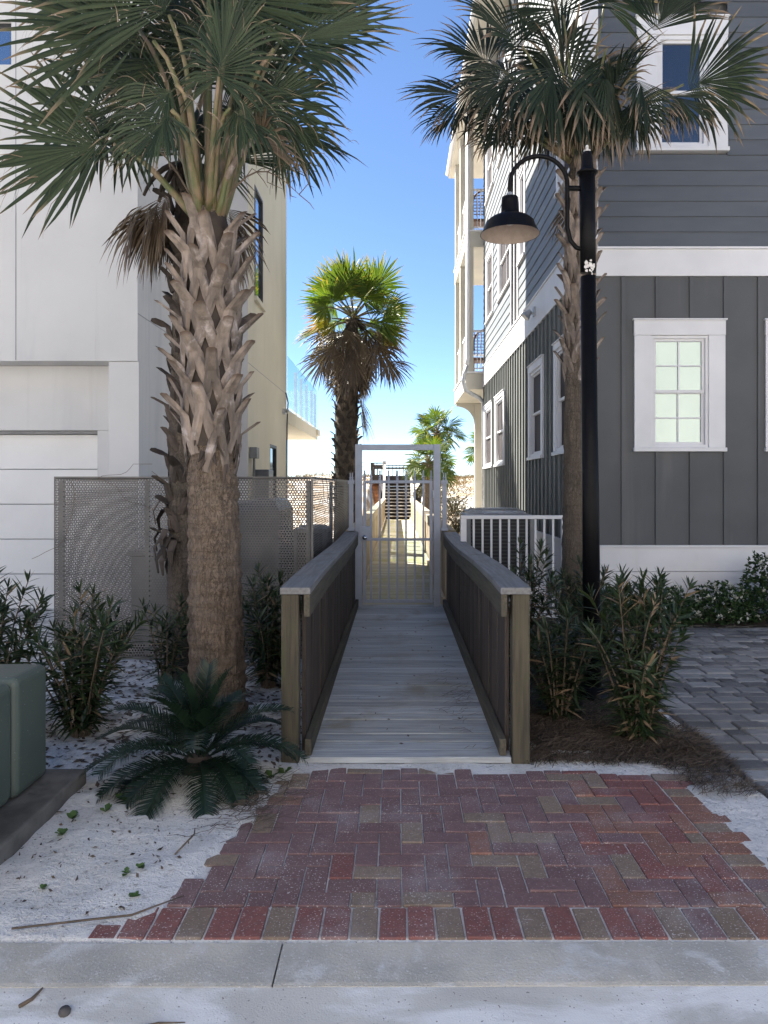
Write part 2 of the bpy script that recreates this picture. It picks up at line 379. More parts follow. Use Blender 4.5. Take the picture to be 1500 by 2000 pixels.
def mat_glass(name, base, gloss, rough=0.02, tint=(0.9, 0.95, 1.0)):
    m = NT(name)
    d = m.bsdf(base, 0.08, 0, 0.6)
    g = m.n('ShaderNodeBsdfGlossy'); g.inputs['Roughness'].default_value = rough; g.inputs['Color'].default_value = (*tint, 1)
    mx = m.n('ShaderNodeMixShader'); mx.inputs[0].default_value = gloss
    m.l(d.outputs[0], mx.inputs[1]); m.l(g.outputs[0], mx.inputs[2])
    return m.done(mx)
M['glass_dark'] = mat_glass('dark_window_glass', (0.012, 0.014, 0.018), 0.12)
M['glass_side'] = mat('insect_screen', (0.050, 0.042, 0.042), (0.04, 0.034, 0.034), 0.7, 3, bump=0.02, spec=0.15)
M['glass_mint'] = mat_glass('curtained_window_glass', (0.23, 0.295, 0.27), 0.26, 0.02, (0.85, 1.0, 0.93))
M['glass_blue'] = mat_glass('reflecting_window_glass', (0.012, 0.016, 0.02), 0.55)
def mat_clear():
    m = NT('clear_balcony_glass')
    t = m.n('ShaderNodeBsdfTransparent'); t.inputs['Color'].default_value = (0.80, 0.89, 0.92, 1)
    g = m.n('ShaderNodeBsdfGlossy'); g.inputs['Roughness'].default_value = 0.02
    mx = m.n('ShaderNodeMixShader'); mx.inputs[0].default_value = 0.22
    m.l(t.outputs[0], mx.inputs[1]); m.l(g.outputs[0], mx.inputs[2])
    return m.done(mx)
M['clear'] = mat_clear()
M['sea'] = mat('sea_water', (0.04, 0.12, 0.15), (0.05, 0.15, 0.18), 0.15, 0.05, bump=0.3, bscale=0.6, bdist=0.1, spec=0.5)

# ------------------------------------------------------------------ camera, sky, sun
F_PX, VX, VY = 1450.0, 775.0, 948.0
cam_d = bpy.data.cameras.new('camera'); cam = bpy.data.objects.new('camera', cam_d); COL.objects.link(cam)
cam.location = (0, 0, 1.6); cam.rotation_euler = (R(90), 0, 0)
cam_d.sensor_fit = 'VERTICAL'; cam_d.sensor_height = 24; cam_d.sensor_width = 18
cam_d.lens = 24 * F_PX / 2000
cam_d.shift_x = -(VX - 750) / 2000; cam_d.shift_y = -(1000 - VY) / 2000
cam_d.clip_start = 0.05; cam_d.clip_end = 5000
scene.camera = cam

SUN_AZ, SUN_EL = R(51), R(47)        # azimuth to the left of the walk, elevation
sd = Vector((-math.sin(SUN_AZ) * math.cos(SUN_EL), math.cos(SUN_AZ) * math.cos(SUN_EL), math.sin(SUN_EL)))
w = bpy.data.worlds.new('World'); scene.world = w; w.use_nodes = True
nt = w.node_tree; bg = nt.nodes['Background']
sky = nt.nodes.new('ShaderNodeTexSky'); sky.sky_type = 'NISHITA'; sky.sun_disc = False
sky.sun_elevation = SUN_EL; sky.sun_rotation = -SUN_AZ
sky.altitude = 1000; sky.air_density = 0.70; sky.dust_density = 0.0; sky.ozone_density = 4.2
nt.links.new(sky.outputs[0], bg.inputs[0]); bg.inputs[1].default_value = 0.055
sl = bpy.data.lights.new('sun', 'SUN'); sl.energy = 5.0; sl.angle = R(0.5); sl.color = (1.0, 0.94, 0.84)
so = bpy.data.objects.new('sun', sl); COL.objects.link(so)
so.rotation_euler = sd.to_track_quat('Z', 'Y').to_euler(); so.location = (-20, 20, 30)
scene.view_settings.view_transform = 'Standard'; scene.view_settings.look = 'None'
scene.view_settings.gamma = 1.0; scene.view_settings.exposure = 2.28
try:
    scene.cycles.max_bounces = 8; scene.cycles.diffuse_bounces = 4; scene.cycles.transparent_max_bounces = 16
    scene.cycles.use_denoising = True; scene.cycles.sample_clamp_indirect = 6
except Exception: pass

# ------------------------------------------------------------------ ground
def sstep(a, b, x):
    t = min(1, max(0, (x - a) / (b - a))); return t * t * (3 - 2 * t)

KERB_Y = 2.62
def brick_left(y):
    return -0.94 + (y - 2.82) * 0.26

def ground_z(x, y):
    n = mn.noise(Vector((x * 1.7, y * 1.7, 3.1))) * 0.018 + mn.noise(Vector((x * 6, y * 6, 9.1))) * 0.011 + mn.noise(Vector((x * 13, y * 13, 4.1))) * 0.005
    if y > 18:
        top = 1.95 + 0.25 * mn.noise(Vector((x * 0.16, y * 0.12, 5)))
        d = sstep(25, 41, y) * top * (1 - sstep(60, 88, y)) - sstep(60, 95, y) * 1.8
        off = abs(x - 0.05)
        gap = 1 - sstep(0.75, 1.5, off)
        low = -0.12 + sstep(35.2, 40.5, y) * 1.3 - sstep(60, 95, y) * 2.8
        z = d + n + 0.14 * mn.noise(Vector((x * 0.6, y * 0.5, 7))) * sstep(24, 30, y)
        if gap > 0: z = z * (1 - gap) + min(z, low) * gap
        return z
    if y < KERB_Y: return -0.16
    if brick_left(y) + 0.04 < x < 1.56 and y < 4.06: return -0.0085 + n * 0.10
    if x > 1.90 and y < 8.4: return -0.05
    if -0.50 < x < 0.60 and y > 4.31: return -0.09
    z = 0.004 + n
    if 3.98 < y < 4.4 and -0.7 < x < 1.7: z = -0.012 + n * 0.5 + 0.010 * sstep(4.10, 4.22, y)
    z += 0.07 * math.exp(-((x + 1.05) ** 2 + (y - 4.05) ** 2) / 0.09)
    if x < -1.0: z += 0.0
    if y < KERB_Y + 0.1: z = min(z, -0.004)
    return z

def lines(lo, hi, step, far_lo, far_hi, g=1.12):
    a = list(np.arange(lo, hi + 1e-6, step))
    s, x = step, a[-1]
    while x < far_hi:
        s = min(s * g, 60); x += s; a.append(x)
    s, x = step, a[0]; pre = []
    while x > far_lo:
        s = min(s * g, 60); x -= s; pre.append(x)
    return pre[::-1] + a
xs = lines(-3.4, 2.1, 0.04, -600, 600, 1.13)
ys = lines(2.5, 6.6, 0.04, -40, 110, 1.025)
mb = MB()
nx, ny = len(xs), len(ys)
for y in ys:
    for x in xs:
        mb.v.append((x, y, ground_z(x, y)))
mb.c = [(0.5, 0, 0)] * len(mb.v)
for j in range(ny - 1):
    for i in range(nx - 1):
        a = j * nx + i
        mb.f.append((a, a + 1, a + nx + 1, a + nx))
tag(mb.build('sand_ground', M['sand'], smooth=True), kind='structure')

mb = MB(); mb.quad((-1500, 100, -1.6), (1500, 100, -1.6), (1500, 4000, -1.6), (-1500, 4000, -1.6))
tag(mb.build('sea', M['sea']), kind='structure')

# kerb and gutter (a mountable ribbon of concrete along the street)
def ribbon(name, prof, x0, x1, m, bump=0.003):
    mb = MB(); xx = list(np.linspace(x0, x1, int((x1 - x0) / 0.12) + 2)); n = len(prof)
    for x in xs2(xx):
        for (y, z) in prof:
            e = mn.noise(Vector((x * 3, y * 7, 1))) * bump
            mb.v.append((x, y + e + (x * 0.004), z + e * 0.5)); mb.c.append((0.5, 0, 0))
    k = len(xs2(xx))
    for i in range(k - 1):
        for j in range(n - 1):
            a = i * n + j; mb.f.append((a, a + n, a + n + 1, a + 1))
    return tag(mb.build(name, m, smooth=False), kind='structure')
def xs2(a): return a
tag(ribbon('kerb', [(2.615, -0.15), (2.615, -0.012), (2.605, -0.004), (2.55, -0.004), (2.45, -0.004), (2.40, -0.005), (2.385, -0.008), (2.385, -0.15)], -8.0, -0.402, M['kerb']))
tag(ribbon('kerb', [(2.615, -0.15), (2.615, -0.012), (2.605, -0.004), (2.55, -0.004), (2.45, -0.004), (2.40, -0.005), (2.385, -0.008), (2.385, -0.15)], -0.397, 9.0, M['kerb']))
tag(ribbon('gutter', [(2.384, -0.15), (2.384, -0.010), (2.30, -0.020), (2.15, -0.034), (1.9, -0.045), (1.2, -0.05)], -8.0, 9.0, M['gutter']))
mb = MB(); mb.box(-60, 60, -12, 1.195, -0.2, -0.06)
M['asphalt'] = mat('pale_street_paving', (0.46, 0.44, 0.41), (0.38, 0.36, 0.34), 0.9, 1, bump=0.6, bscale=120)  # unseen street made pale to bounce sunlight into the shade
tag(mb.build('road', M['asphalt']), kind='structure')
mb = MB(); mb.box(-60, -8.02, 1.2, 2.615, -0.2, -0.02); mb.box(9.02, 60, 1.2, 2.615, -0.2, -0.02)
tag(mb.build('verge_pavement', M['kerb']), kind='structure')

# brick paving: herringbone field, soldier row by the kerb, cross-laid border on the right
BR = dict(mauve=(0.205, 0.118, 0.112), mauve2=(0.215, 0.128, 0.124), red=(0.235, 0.094, 0.080), tan=(0.25, 0.182, 0.132), orange=(0.265, 0.128, 0.092), dark=(0.190, 0.110, 0.106))
rb = random.Random(21)
def bcol(x, kind):
    if kind == 'soldier':
        c = BR['tan'] if rb.random() < 0.32 else (BR['red'] if rb.random() < 0.8 else BR['mauve2'])
    elif kind == 'border':
        c = rb.choice([BR['orange'], BR['tan'], BR['red'], BR['tan'], BR['orange'], BR['mauve2']])
    else:
        r_ = rb.random(); wr = sstep(0.65, 1.25, x)
        c = BR['tan'] if r_ < 0.13 else (rb.choice([BR['red'], BR['orange']]) if rb.random() < wr * 0.8 + 0.03 else rb.choice([BR['mauve'], BR['mauve2'], BR['mauve'], BR['dark']]))
    f = 0.92 + 0.16 * rb.random()
    return tuple(min(1, ch * f) for ch in c)
mb = MB()
def brick(x0, x1, y0, y1, kind, col=None):
    g = 0.0026
    cx, cy = (x0 + x1) / 2, (y0 + y1) / 2
    a = rb.gauss(0, 0.008); hx, hy = (x1 - x0) / 2 - g, (y1 - y0) / 2 - g
    dz = rb.gauss(0, 0.0016); tx, ty = rb.gauss(0, 0.008), rb.gauss(0, 0.008)
    ca, sa = math.cos(a), math.sin(a)
    mb.col = col or bcol(cx, kind)
    top, bot = [], []
    for sx, sy in ((-1, -1), (1, -1), (1, 1), (-1, 1)):
        dx, dy = sx * hx, sy * hy
        X, Y = cx + dx * ca - dy * sa, cy + dx * sa + dy * ca
        zt = dz + dx * tx + dy * ty
        bot.append((X, Y, -0.06)); top.append((X, Y, zt))
    mb.hexa(bot + top)
S = 0.1
y0 = KERB_Y + 0.205
for i in range(-11, 18):
    for j in range(0, 15):
        k = (i - j) % 4
        x, y = i * S + 0.02, y0 + j * S
        wob = 0.05 * math.sin(i * 2.3)
        if k == 0: bb = (x, x + 2 * S, y, y + S)
        elif k == 3: bb = (x, x + S, y, y + 2 * S)
        elif k == 2 and j == 0: bb = (x, x + S, y, y + S)
        else: continue
        cx, cy = (bb[0] + bb[1]) / 2, (bb[2] + bb[3]) / 2
        if cx < brick_left(cy) + 0.02 or bb[0] > 1.40 - 0.01: continue
        bb = list(bb)
        lim = 4.215 - 0.085 * sstep(-0.5, 1.5, bb[0]) + 0.025 * math.sin(bb[0] * 9)
        if bb[2] > lim - 0.04: continue
        bb[3] = min(bb[3], lim)
        if bb[1] > 1.40: bb[1] = 1.40
        brick(*bb, 'field')
n = 0
x = -1.10
while x < 2.6:
    cc = BR[{'r': 'red', 't': 'tan', 'm': 'mauve2', 'o': 'orange'}['rrrtrrtrrtrrtrrtrtrrtmtoormt'[n % 28]]]; ff = 0.92 + 0.16 * rb.random()
    brick(x, x + 0.101, KERB_Y + 0.004, KERB_Y + 0.2, 'soldier', dk(cc, ff)); x += 0.1035; n += 1
y = y0
while y < 4.05:
    brick(1.405, 1.60, y, y + 0.1, 'border'); y += 0.1
tag(mb.build('brick_paving', M['brick'], bevel=0.005, segs=2), kind='structure')

# grey paver driveway in three block lengths
mb = MB(); rb2 = random.Random(5)
y, row = 2.63, 0
while y < 8.35:
    d = 0.155 if row % 3 else 0.12
    x = 1.93 + rb2.random() * 0.02
    first = True
    while x < 7.5:
        L = rb2.choice([0.13, 0.20, 0.255]) if not first else 0.20
        first = False
        v = rb2.choice([0.11, 0.14, 0.17, 0.20, 0.25, 0.30]) * (0.85 + 0.3 * rb2.random())
        mb.col = (v, v * 0.985, v * 0.96)
        dz = -0.004 + rb2.gauss(0, 0.002); g = 0.004
        if y + d > 2.65 and not (x + L < 2.65 and y < 2.83):
            mb.box(x + g, x + L - g, y + g, y + d - g, -0.06, dz)
        x += L
    y += d; row += 1
tag(mb.build('driveway', M['cobble'], bevel=0.014, segs=2), kind='structure')

# mulch bed to the right of the walk
mb = MB(); nx2, ny2 = 40, 130
def bedz(x, y):
    ed = min(x - 0.72, (2.02 if y > 5.3 else 1.95) - x, (y - 4.30), 9.2 - y)
    e = 0.25 * mn.noise(Vector((x * 4, y * 4, 2)))
    return -0.03 + 0.065 * sstep(0.0, 0.22, ed + e * 0.3) + 0.012 * mn.noise(Vector((x * 9, y * 9, 4)))
for j in range(ny2 + 1):
    for i in range(nx2 + 1):
        x, y = 0.70 + (1.88 - 0.70) * i / nx2, 4.28 + (9.15 - 4.28) * j / ny2
        mb.v.append((x, y, bedz(x, y))); mb.c.append((0.5, 0, 0))
for j in range(ny2):
    for i in range(nx2):
        a = j * (nx2 + 1) + i; mb.f.append((a, a + 1, a + nx2 + 2, a + nx2 + 1))
tag(mb.build('planting_bed', M['mulch'], smooth=True), kind='structure')
mb = MB()
for j in range(21):
    for i in range(81):
        x, y = 1.885 + 6 * i / 80, 8.36 + 0.84 * j / 20
        mb.v.append((x, y, 0.02 + 0.02 * mn.noise(Vector((x * 6, y * 6, 1))))); mb.c.append((0.5, 0, 0))
for j in range(20):
    for i in range(80):
        a = j * 81 + i; mb.f.append((a, a + 1, a + 82, a + 81))
tag(mb.build('hedge_bed', M['mulch'], smooth=True), kind='structure')

# pine straw and leaf litter
mb = MB(); rs = random.Random(3)
def needle(x, y, z, L, w, a):
    p = []
    bend = rs.gauss(0, 0.5)
    mb.col = (rs.random(), 0, 0)
    for k in range(4):
        t = k / 3 - 0.5
        aa = a + bend * t
        px, py = x + L * t * math.cos(aa), y + L * t * math.sin(aa)
        pz = z + 0.018 * rs.random()
        nx_, ny_ = -math.sin(aa) * w, math.cos(aa) * w
        p += [(px - nx_, py - ny_, pz), (px + nx_, py + ny_, pz + 0.001)]
    mb.add(p, [(0, 1, 3, 2), (2, 3, 5, 4), (4, 5, 7, 6)])
for _ in range(7500):
    x, y = rs.uniform(0.74, 1.9), 4.30 + 3.2 * rs.random() ** 1.6
    if x > 1.5: y = rs.gauss(4.45, 0.22); 
    if y < 4.25 and rs.random() < 0.7: continue
    z = max(bedz(min(x, 1.88), max(y, 4.28)), ground_z(x, y)) + 0.004
    needle(x, y, z, rs.uniform(0.08, 0.24), 0.0019, rs.uniform(0, math.pi))
for _ in range(900):
    t = rs.random()
    x, y = 1.58 + 0.36 * rs.random(), 3.80 + 0.85 * rs.random()
    needle(x, y, ground_z(x, y) + 0.008, rs.uniform(0.08, 0.2), 0.0014, rs.uniform(0, math.pi))
for _ in range(260):
    x, y = rs.gauss(-0.72, 0.12), rs.gauss(3.72, 0.16)
    needle(x, y, max(ground_z(x, y), 0.0) + 0.006, rs.uniform(0.06, 0.16), 0.0013, rs.gauss(0.5, 0.5))
for _ in range(60):
    x, y = rs.gauss(0.45, 0.08), rs.gauss(5.4, 0.5)
    needle(x, y, 0.042, rs.uniform(0.06, 0.16), 0.0013, rs.gauss(0.3, 0.6))
tag(mb.build('pine_straw', M['straw']), kind='stuff')
mb = MB()
for _ in range(3200):
    u = rs.random()
    x = rs.uniform(-2.6, -0.6); y = 2.75 + 4.0 * rs.random()
    if y < 3.8 and rs.random() < 0.45: continue
    if x > brick_left(min(y, 4.2)) - 0.05 and y < 4.2: continue
    s_ = rs.uniform(0.002, 0.006) * (2.2 if y > 4.2 else 1) * (2.0 if rs.random() < 0.06 else 1); a = rs.uniform(0, 6.28); z = ground_z(x, y) + 0.004
    mb.col = (rs.random(), 0, 0)
    L = s_ * rs.uniform(1, 3.5)
    mb.add([(x - L * math.cos(a), y - L * math.sin(a), z), (x + s_ * math.sin(a), y - s_ * math.cos(a), z + rs.random() * 0.01), (x + L * math.cos(a), y + L * math.sin(a), z + rs.random() * 0.012), (x - s_ * math.sin(a), y + s_ * math.cos(a), z)], [(0, 1, 2, 3)])
for _ in range(70):
    x, y = rs.uniform(-0.45, 0.55), rs.uniform(4.4, 9.3)
    s_ = rs.uniform(0.003, 0.008); a = rs.uniform(0, 6.28); L = s_ * 2.5; z = 0.041
    mb.col = (rs.random(), 0, 0)
    mb.add([(x - L * math.cos(a), y - L * math.sin(a), z), (x + s_ * math.sin(a), y - s_ * math.cos(a), z + 0.006), (x + L * math.cos(a), y + L * math.sin(a), z + 0.004), (x - s_ * math.sin(a), y + s_ * math.cos(a), z)], [(0, 1, 2, 3)])
tag(mb.build('leaf_litter', M['litter']), kind='stuff')

def twig(pts, r, label, name='twig'):
    mb = MB(); mb.tube(pts, [r] * (len(pts) - 1) + [r * 0.5], 6)
    tag(mb.build(name, M['stem'], smooth=True), label, 'twig')
twig([(-1.38, 2.66, 0.012), (-1.1, 2.72, 0.012), (-0.98, 2.74, 0.014), (-0.82, 2.86, 0.02)], 0.004, 'long curved dry stalk lying on white sand by the kerb', 'dry_stalk')
twig([(-0.80, 2.22, -0.026), (-0.72, 2.24, -0.022), (-0.64, 2.245, -0.024)], 0.003, 'thin reddish twig lying in the gutter')
twig([(-1.17, 2.30, -0.014), (-1.145, 2.33, -0.012), (-1.13, 2.37, -0.004)], 0.006, 'short pale stub of stick at the foot of the kerb')
twig([(-0.95, 3.18, 0.02), (-0.90, 3.3, 0.05), (-0.93, 3.42, 0.02)], 0.004, 'forked dry twig standing in the sand beside the bricks')
mb = MB()
mb.lathe([(0.0, 0.022), (0.014, 0.021), (0.019, 0.012), (0.017, 0.0)], (-1.02, 2.28, -0.026), 10)
tag(mb.build('pinecone_seed', M['pebble'], smooth=True), 'round black seed pod lying in the gutter', 'seed pod')

def weed(x, y, s, seed):
    q = random.Random(seed); mb = MB()
    for k in range(9):
        a = q.uniform(0, 6.28); L = s * q.uniform(0.6, 1.2); d = Vector((math.cos(a), math.sin(a), q.uniform(0.3, 1.2))).normalized()
        mb.col = (q.random(), 0, 0); sd_ = d.cross(Zv).normalized() * L * 0.32
        p0 = Vector((0, 0, 0.004)); p1 = p0 + d * L * 0.6
        mb.add([p0, p1 - sd_, p1 + d * L * 0.4 - Zv * L * 0.15, p1 + sd_], [(0, 1, 2, 3)])
    o = mb.build('weed', M['weed'], local=True); o.location = (x, y, ground_z(x, y))
    tag(o, 'tiny green weed sprouting from the white sand', 'weed', 'small weeds in the sand')
for i, (x, y, s_) in enumerate([(-1.55, 3.55, 0.05), (-1.42, 3.62, 0.045), (-1.38, 3.75, 0.05), (-1.52, 3.38, 0.045), (-1.30, 3.72, 0.04), (-1.10, 3.02, 0.03), (-1.06, 3.06, 0.03), (-1.01, 2.86, 0.03), (-1.40, 2.93, 0.025), (-1.18, 3.68, 0.05), (-0.68, 4.05, 0.06), (-0.62, 4.12, 0.05)]):
    weed(x, y, s_, i)

# ------------------------------------------------------------------ boardwalk
DECK_Z = 0.035
DX0, DX1 = -0.56, 0.66
rd = random.Random(11)
def planks(name, ya, yb, m):
    mb = MB(); y = ya
    while y < yb - 0.02:
        mb.col = (rd.random(), 0, 0)
        g = rd.choice([0.003, 0.004, 0.007]); dz = rd.gauss(0, 0.0012)
        mb.box(DX0, DX1, y + g, y + 0.1405 - g, DECK_Z - 0.036 + dz, DECK_Z + dz); y += 0.1405
    mb.col = (0.2, 0, 0)
    for xx in (-0.4, 0.05, 0.5): mb.box(xx - 0.02, xx + 0.02, ya + 0.01, y - 0.01, -0.2, DECK_Z - 0.038)
    tag(mb.build(name, m, bevel=0.004), kind='structure')
    return y
ye = planks('boardwalk', 4.265, 9.7, M['deck'])
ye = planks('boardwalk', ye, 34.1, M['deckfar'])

def railing(label, X_in, side, ya, yb, far=False, wave=0.0):
    """side +1: right rail, outer side towards +X.  X_in = inner face of the slats"""
    t = thing('wooden_railing', label, 'railing', (X_in + side * 0.06, ya, 0))
    s = side
    top = 1.015
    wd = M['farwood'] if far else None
    q = random.Random(int(ya * 7 + side))
    def zc(y): return top + wave * math.sin((y - ya) * 1.25) * 0.02 - wave * 0.02 * sstep(0, 2.2, y - ya)
    # posts
    y = ya
    while y < yb - 0.3:
        mb = MB(); mb.col = (q.random(), 0, 0)
        mb.box(min(X_in + s * 0.03, X_in + s * 0.13), max(X_in + s * 0.03, X_in + s * 0.13), y, y + 0.098, -0.12, zc(y) - 0.042)
        mb.build('post', wd or M['post'], t, bevel=0.006)
        y += 2.3
    # slats
    y = ya + 0.012
    mb = MB()
    pitch = 0.142 if not far else 0.165
    while y < yb - 0.14:
        mb.col = (q.random(), 0, 0)
        o_ = q.gauss(0, 0.002)
        mb.box(min(X_in + s * 0.002, X_in + s * 0.027) + o_, max(X_in + s * 0.002, X_in + s * 0.027) + o_, y + (0.10 if y < ya + 0.05 and not far else 0), y + (0.137 if not far else 0.10), 0.0 if not far else 0.06, zc(y) - 0.05)
        y += pitch
    mb.build('slat_panel', wd or M['slat'], t, bevel=0.003)
    # board under cap on the inner side and cap
    for nm, xa, xb, za, zb, m in (('rail_board', -0.036, 0.0, -0.172, -0.043, wd or M['board']), ('cap_board', -0.040, 0.135, -0.041, 0.0, wd or M['cap'])):
        y = ya - (0.012 if nm == 'cap_board' else 0.0)
        mb = MB(); mb.col = (q.random(), 0, 0); st = 0.25
        y2s = list(np.arange(y, yb, st)) + [yb]
        x0_, x1_ = sorted((X_in + s * xa, X_in + s * xb))
        o = len(mb.v)
        for yy in y2s:
            z = zc(yy)
            for (a, b) in ((x0_, z + za), (x1_, z + za), (x1_, z + zb), (x0_, z + zb)):
                mb.v.append((a, yy, b)); mb.c.append(mb.col)
        for i in range(len(y2s) - 1):
            for k in range(4):
                k2 = (k + 1) % 4; mb.f.append((o + i * 4 + k, o + i * 4 + k2, o + i * 4 + 4 + k2, o + i * 4 + 4 + k))
        mb.f.append((o + 3, o + 2, o + 1, o)); e = o + (len(y2s) - 1) * 4; mb.f.append((e, e + 1, e + 2, e + 3))
        mb.build(nm, m, t, bevel=0.005)
    mb = MB(); mb.col = (q.random(), 0, 0)
    xk0, xk1 = sorted((X_in - s * 0.043, X_in - s * 0.002))
    mb.box(xk0, xk1, ya + 0.02, yb, DECK_Z + 0.004, DECK_Z + 0.10)
    mb.build('kick_board', wd or M['board'], t, bevel=0.005)
    return t
XL_IN, XR_IN = -0.535, 0.635
railing('weathered brown wooden railing on the left of the walk in front of the gate', XL_IN, -1, 4.265, 9.55, wave=0.6)
railing('weathered brown wooden railing on the right of the walk with wavy cap, before the gate', XR_IN, 1, 4.265, 9.55, wave=1.0)
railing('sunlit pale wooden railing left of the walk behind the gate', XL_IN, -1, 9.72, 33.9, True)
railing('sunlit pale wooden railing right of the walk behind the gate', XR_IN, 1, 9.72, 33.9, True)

# ------------------------------------------------------------------ gate
GY = 9.60
def gx(p): return (p - VX) / F_PX * GY
def gz(p): return 1.6 - (p - VY) / F_PX * GY
g = thing('metal_gate', 'closed pale grey metal gate with spear-topped bars across the boardwalk', 'gate', (0.01, GY, DECK_Z))
xa, xb = gx(694), gx(860)
mb = MB(); wf = 0.088
mb.box(xa, xa + wf, GY - 0.04, GY + 0.04, DECK_Z, 2.13); mb.box(xb - wf, xb, GY - 0.04, GY + 0.04, DECK_Z, 2.13)
mb.box(xa + wf + 0.0005, xb - wf - 0.0005, GY - 0.038, GY + 0.038, 2.13 - 0.075, 2.128)
mb.build('gate_frame', M['gatepaint'], g, bevel=0.004)
la, lb = xa + wf + 0.012, xb - wf - 0.012
mb = MB()
mb.box(la, la + 0.04, GY - 0.02, GY + 0.02, 0.085, 1.66); mb.box(lb - 0.04, lb, GY - 0.02, GY + 0.02, 0.085, 1.66)
for z0, z1 in ((0.085, 0.123), (0.885, 0.918), (1.627, 1.665)):
    mb.box(la + 0.041, lb - 0.041, GY - 0.018, GY + 0.018, z0, z1)
leaf = mb.build('gate_leaf', M['gatepaint'], g, bevel=0.003)
def spear(mb, x, z, y=GY, s=1.0):
    mb.lathe([(0.016 * s, 0), (0.018 * s, 0.02 * s), (0.012 * s, 0.03 * s), (0.02 * s, 0.045 * s), (0.012 * s, 0.06 * s), (0.009 * s, 0.10 * s), (0.011 * s, 0.115 * s), (0.0, 0.14 * s)], (x, y, z), 8)
for i in range(7):
    x = -0.331 + 0.1125 * i
    mb = MB(); mb.box(x - 0.0125, x + 0.0125, GY - 0.0125, GY + 0.0125, 0.122, 1.63); spear(mb, x, 1.664)
    mb.build('gate_bar', M['gatepaint'], leaf)
for x in (la + 0.02, lb - 0.02):
    mb = MB(); spear(mb, x, 1.662); mb.build('finial', M['gatepaint'], leaf)
mb = MB(); mb.box(gx(702), gx(723), GY - 0.048, GY + 0.03, gz(1056), gz(1028))
lk = mb.build('lock_box', M['gatepaint'], leaf, bevel=0.004)
mb = MB(); kx, kz = gx(713), gz(1049)
pr = [(0.030, 0.0), (0.030, 0.006), (0.012, 0.010), (0.012, 0.03), (0.026, 0.042), (0.031, 0.055), (0.024, 0.068), (0, 0.073)]
n = 16; o = 0
for r_, d in pr:
    for k in range(n):
        t_ = 2 * math.pi * k / n
        mb.v.append((kx + r_ * math.cos(t_), GY - 0.049 - d, kz + r_ * math.sin(t_))); mb.c.append((0.5, 0, 0))
for i in range(len(pr) - 1):
    for k in range(n):
        k2 = (k + 1) % n; mb.f.append((i * n + k, i * n + k2, (i + 1) * n + k2, (i + 1) * n + k))
mb.build('door_knob', M['chrome'], g, smooth=True)
for z in (gz(965), gz(1056), gz(1158)):
    mb = MB(); mb.tube([(lb + 0.006, GY - 0.045, z - 0.05), (lb + 0.006, GY - 0.045, z + 0.05)], 0.011, 8)
    mb.build('hinge', M['galv'], g)
for xc in (gx(686), gx(868)):
    tt = thing('fence_post', 'short pale grey metal post with spear tip on the %s railing end beside the gate' % ('left' if xc < 0 else 'right'), 'post', (xc, GY - 0.02, 1.02))
    mb = MB(); y_ = GY - 0.02
    mb.box(xc - 0.028, xc + 0.028, y_ - 0.03, y_ + 0.03, 1.05, 1.62); mb.build('post_shaft', M['gatepaint'], tt, bevel=0.003)
    mb = MB(); mb.box(xc - 0.042, xc + 0.042, y_ - 0.042, y_ + 0.042, 1.016, 1.05); mb.build('base_plate', M['gatepaint'], tt, bevel=0.003)
    mb = MB(); mb.box(xc - 0.04, xc + 0.04, y_ - 0.04, y_ + 0.04, 1.62, 1.665); spear(mb, xc - 0.012, 1.665, y_, 0.75); spear(mb, xc + 0.016, 1.665, y_, 0.75)
    mb.build('post_cap', M['gatepaint'], tt)

# ------------------------------------------------------------------ dune stairs and platform
st = thing('dune_stairs', 'open wooden stairs climbing the dune at the far end of the boardwalk', 'stairs', (0.05, 34.1, 0))
NST, RISE, RUN = 11, 0.155, 0.29
for i in range(NST):
    mb = MB(); mb.col = (rd.random(), 0, 0)
    y = 34.1 + RUN * i; z = DECK_Z + RISE * (i + 1)
    mb.box(-0.58, 0.68, y, y + 0.27, z - 0.04, z); mb.build('tread', M['tread'], st, bevel=0.004)
YT = 34.1 + RUN * NST; ZT = DECK_Z + RISE * NST
for s_, x in ((-1, -0.60), (1, 0.70)):
    mb = MB(); mb.beam((x, 34.0, 0.0), (x, YT, ZT - 0.05), 0.05, 0.28); mb.build('stringer', M['tread'], st)
    mb = MB(); mb.beam((x, 33.9, 1.0), (x, YT, ZT + 0.95), 0.11, 0.045); mb.build('handrail', M['tread'], st)
    mb = MB(); mb.beam((x, 33.9, 0.55), (x, YT, ZT + 0.5), 0.035, 0.12); mb.build('side_board', M['tread'], st)
mb = MB(); mb.box(-0.57, 0.67, 34.4, 34.43, -0.1, 0.1); 
for i in range(NST): mb.box(-0.57, 0.67, 34.1 + RUN * i + 0.24, 34.1 + RUN * i + 0.262, DECK_Z + RISE * i - 0.03, DECK_Z + RISE * (i + 1) - 0.045)
mb.build('riser_boards', M['darkwood'], st)  # dark boards stand for the shade between the open treads
pf = thing('viewing_platform', 'wooden dune platform with dark railings above the stairs', 'platform', (0.05, YT, ZT))
mb = MB()
for i in range(30): mb.box(-1.32, 1.45, YT + 0.005 + i * 0.145, YT + i * 0.145 + 0.14, ZT - 0.04, ZT)
mb.build('deck_boards', M['tread'], pf)
for x in (-0.63, 0.73):
    mb = MB(); mb.box(x - 0.09, x + 0.09, YT - 0.04, YT + 0.14, ZT - 1.4, ZT + 1.08); mb.build('entry_post', M['tread'], pf, bevel=0.01)
for x in (-1.27, 1.40):
    for y in (YT + 0.02, YT + 4.2):
        mb = MB(); mb.box(x - 0.05, x + 0.05, y, y + 0.1, ZT - 1.4, ZT + 1.0); mb.build('post', M['darkwood'], pf)
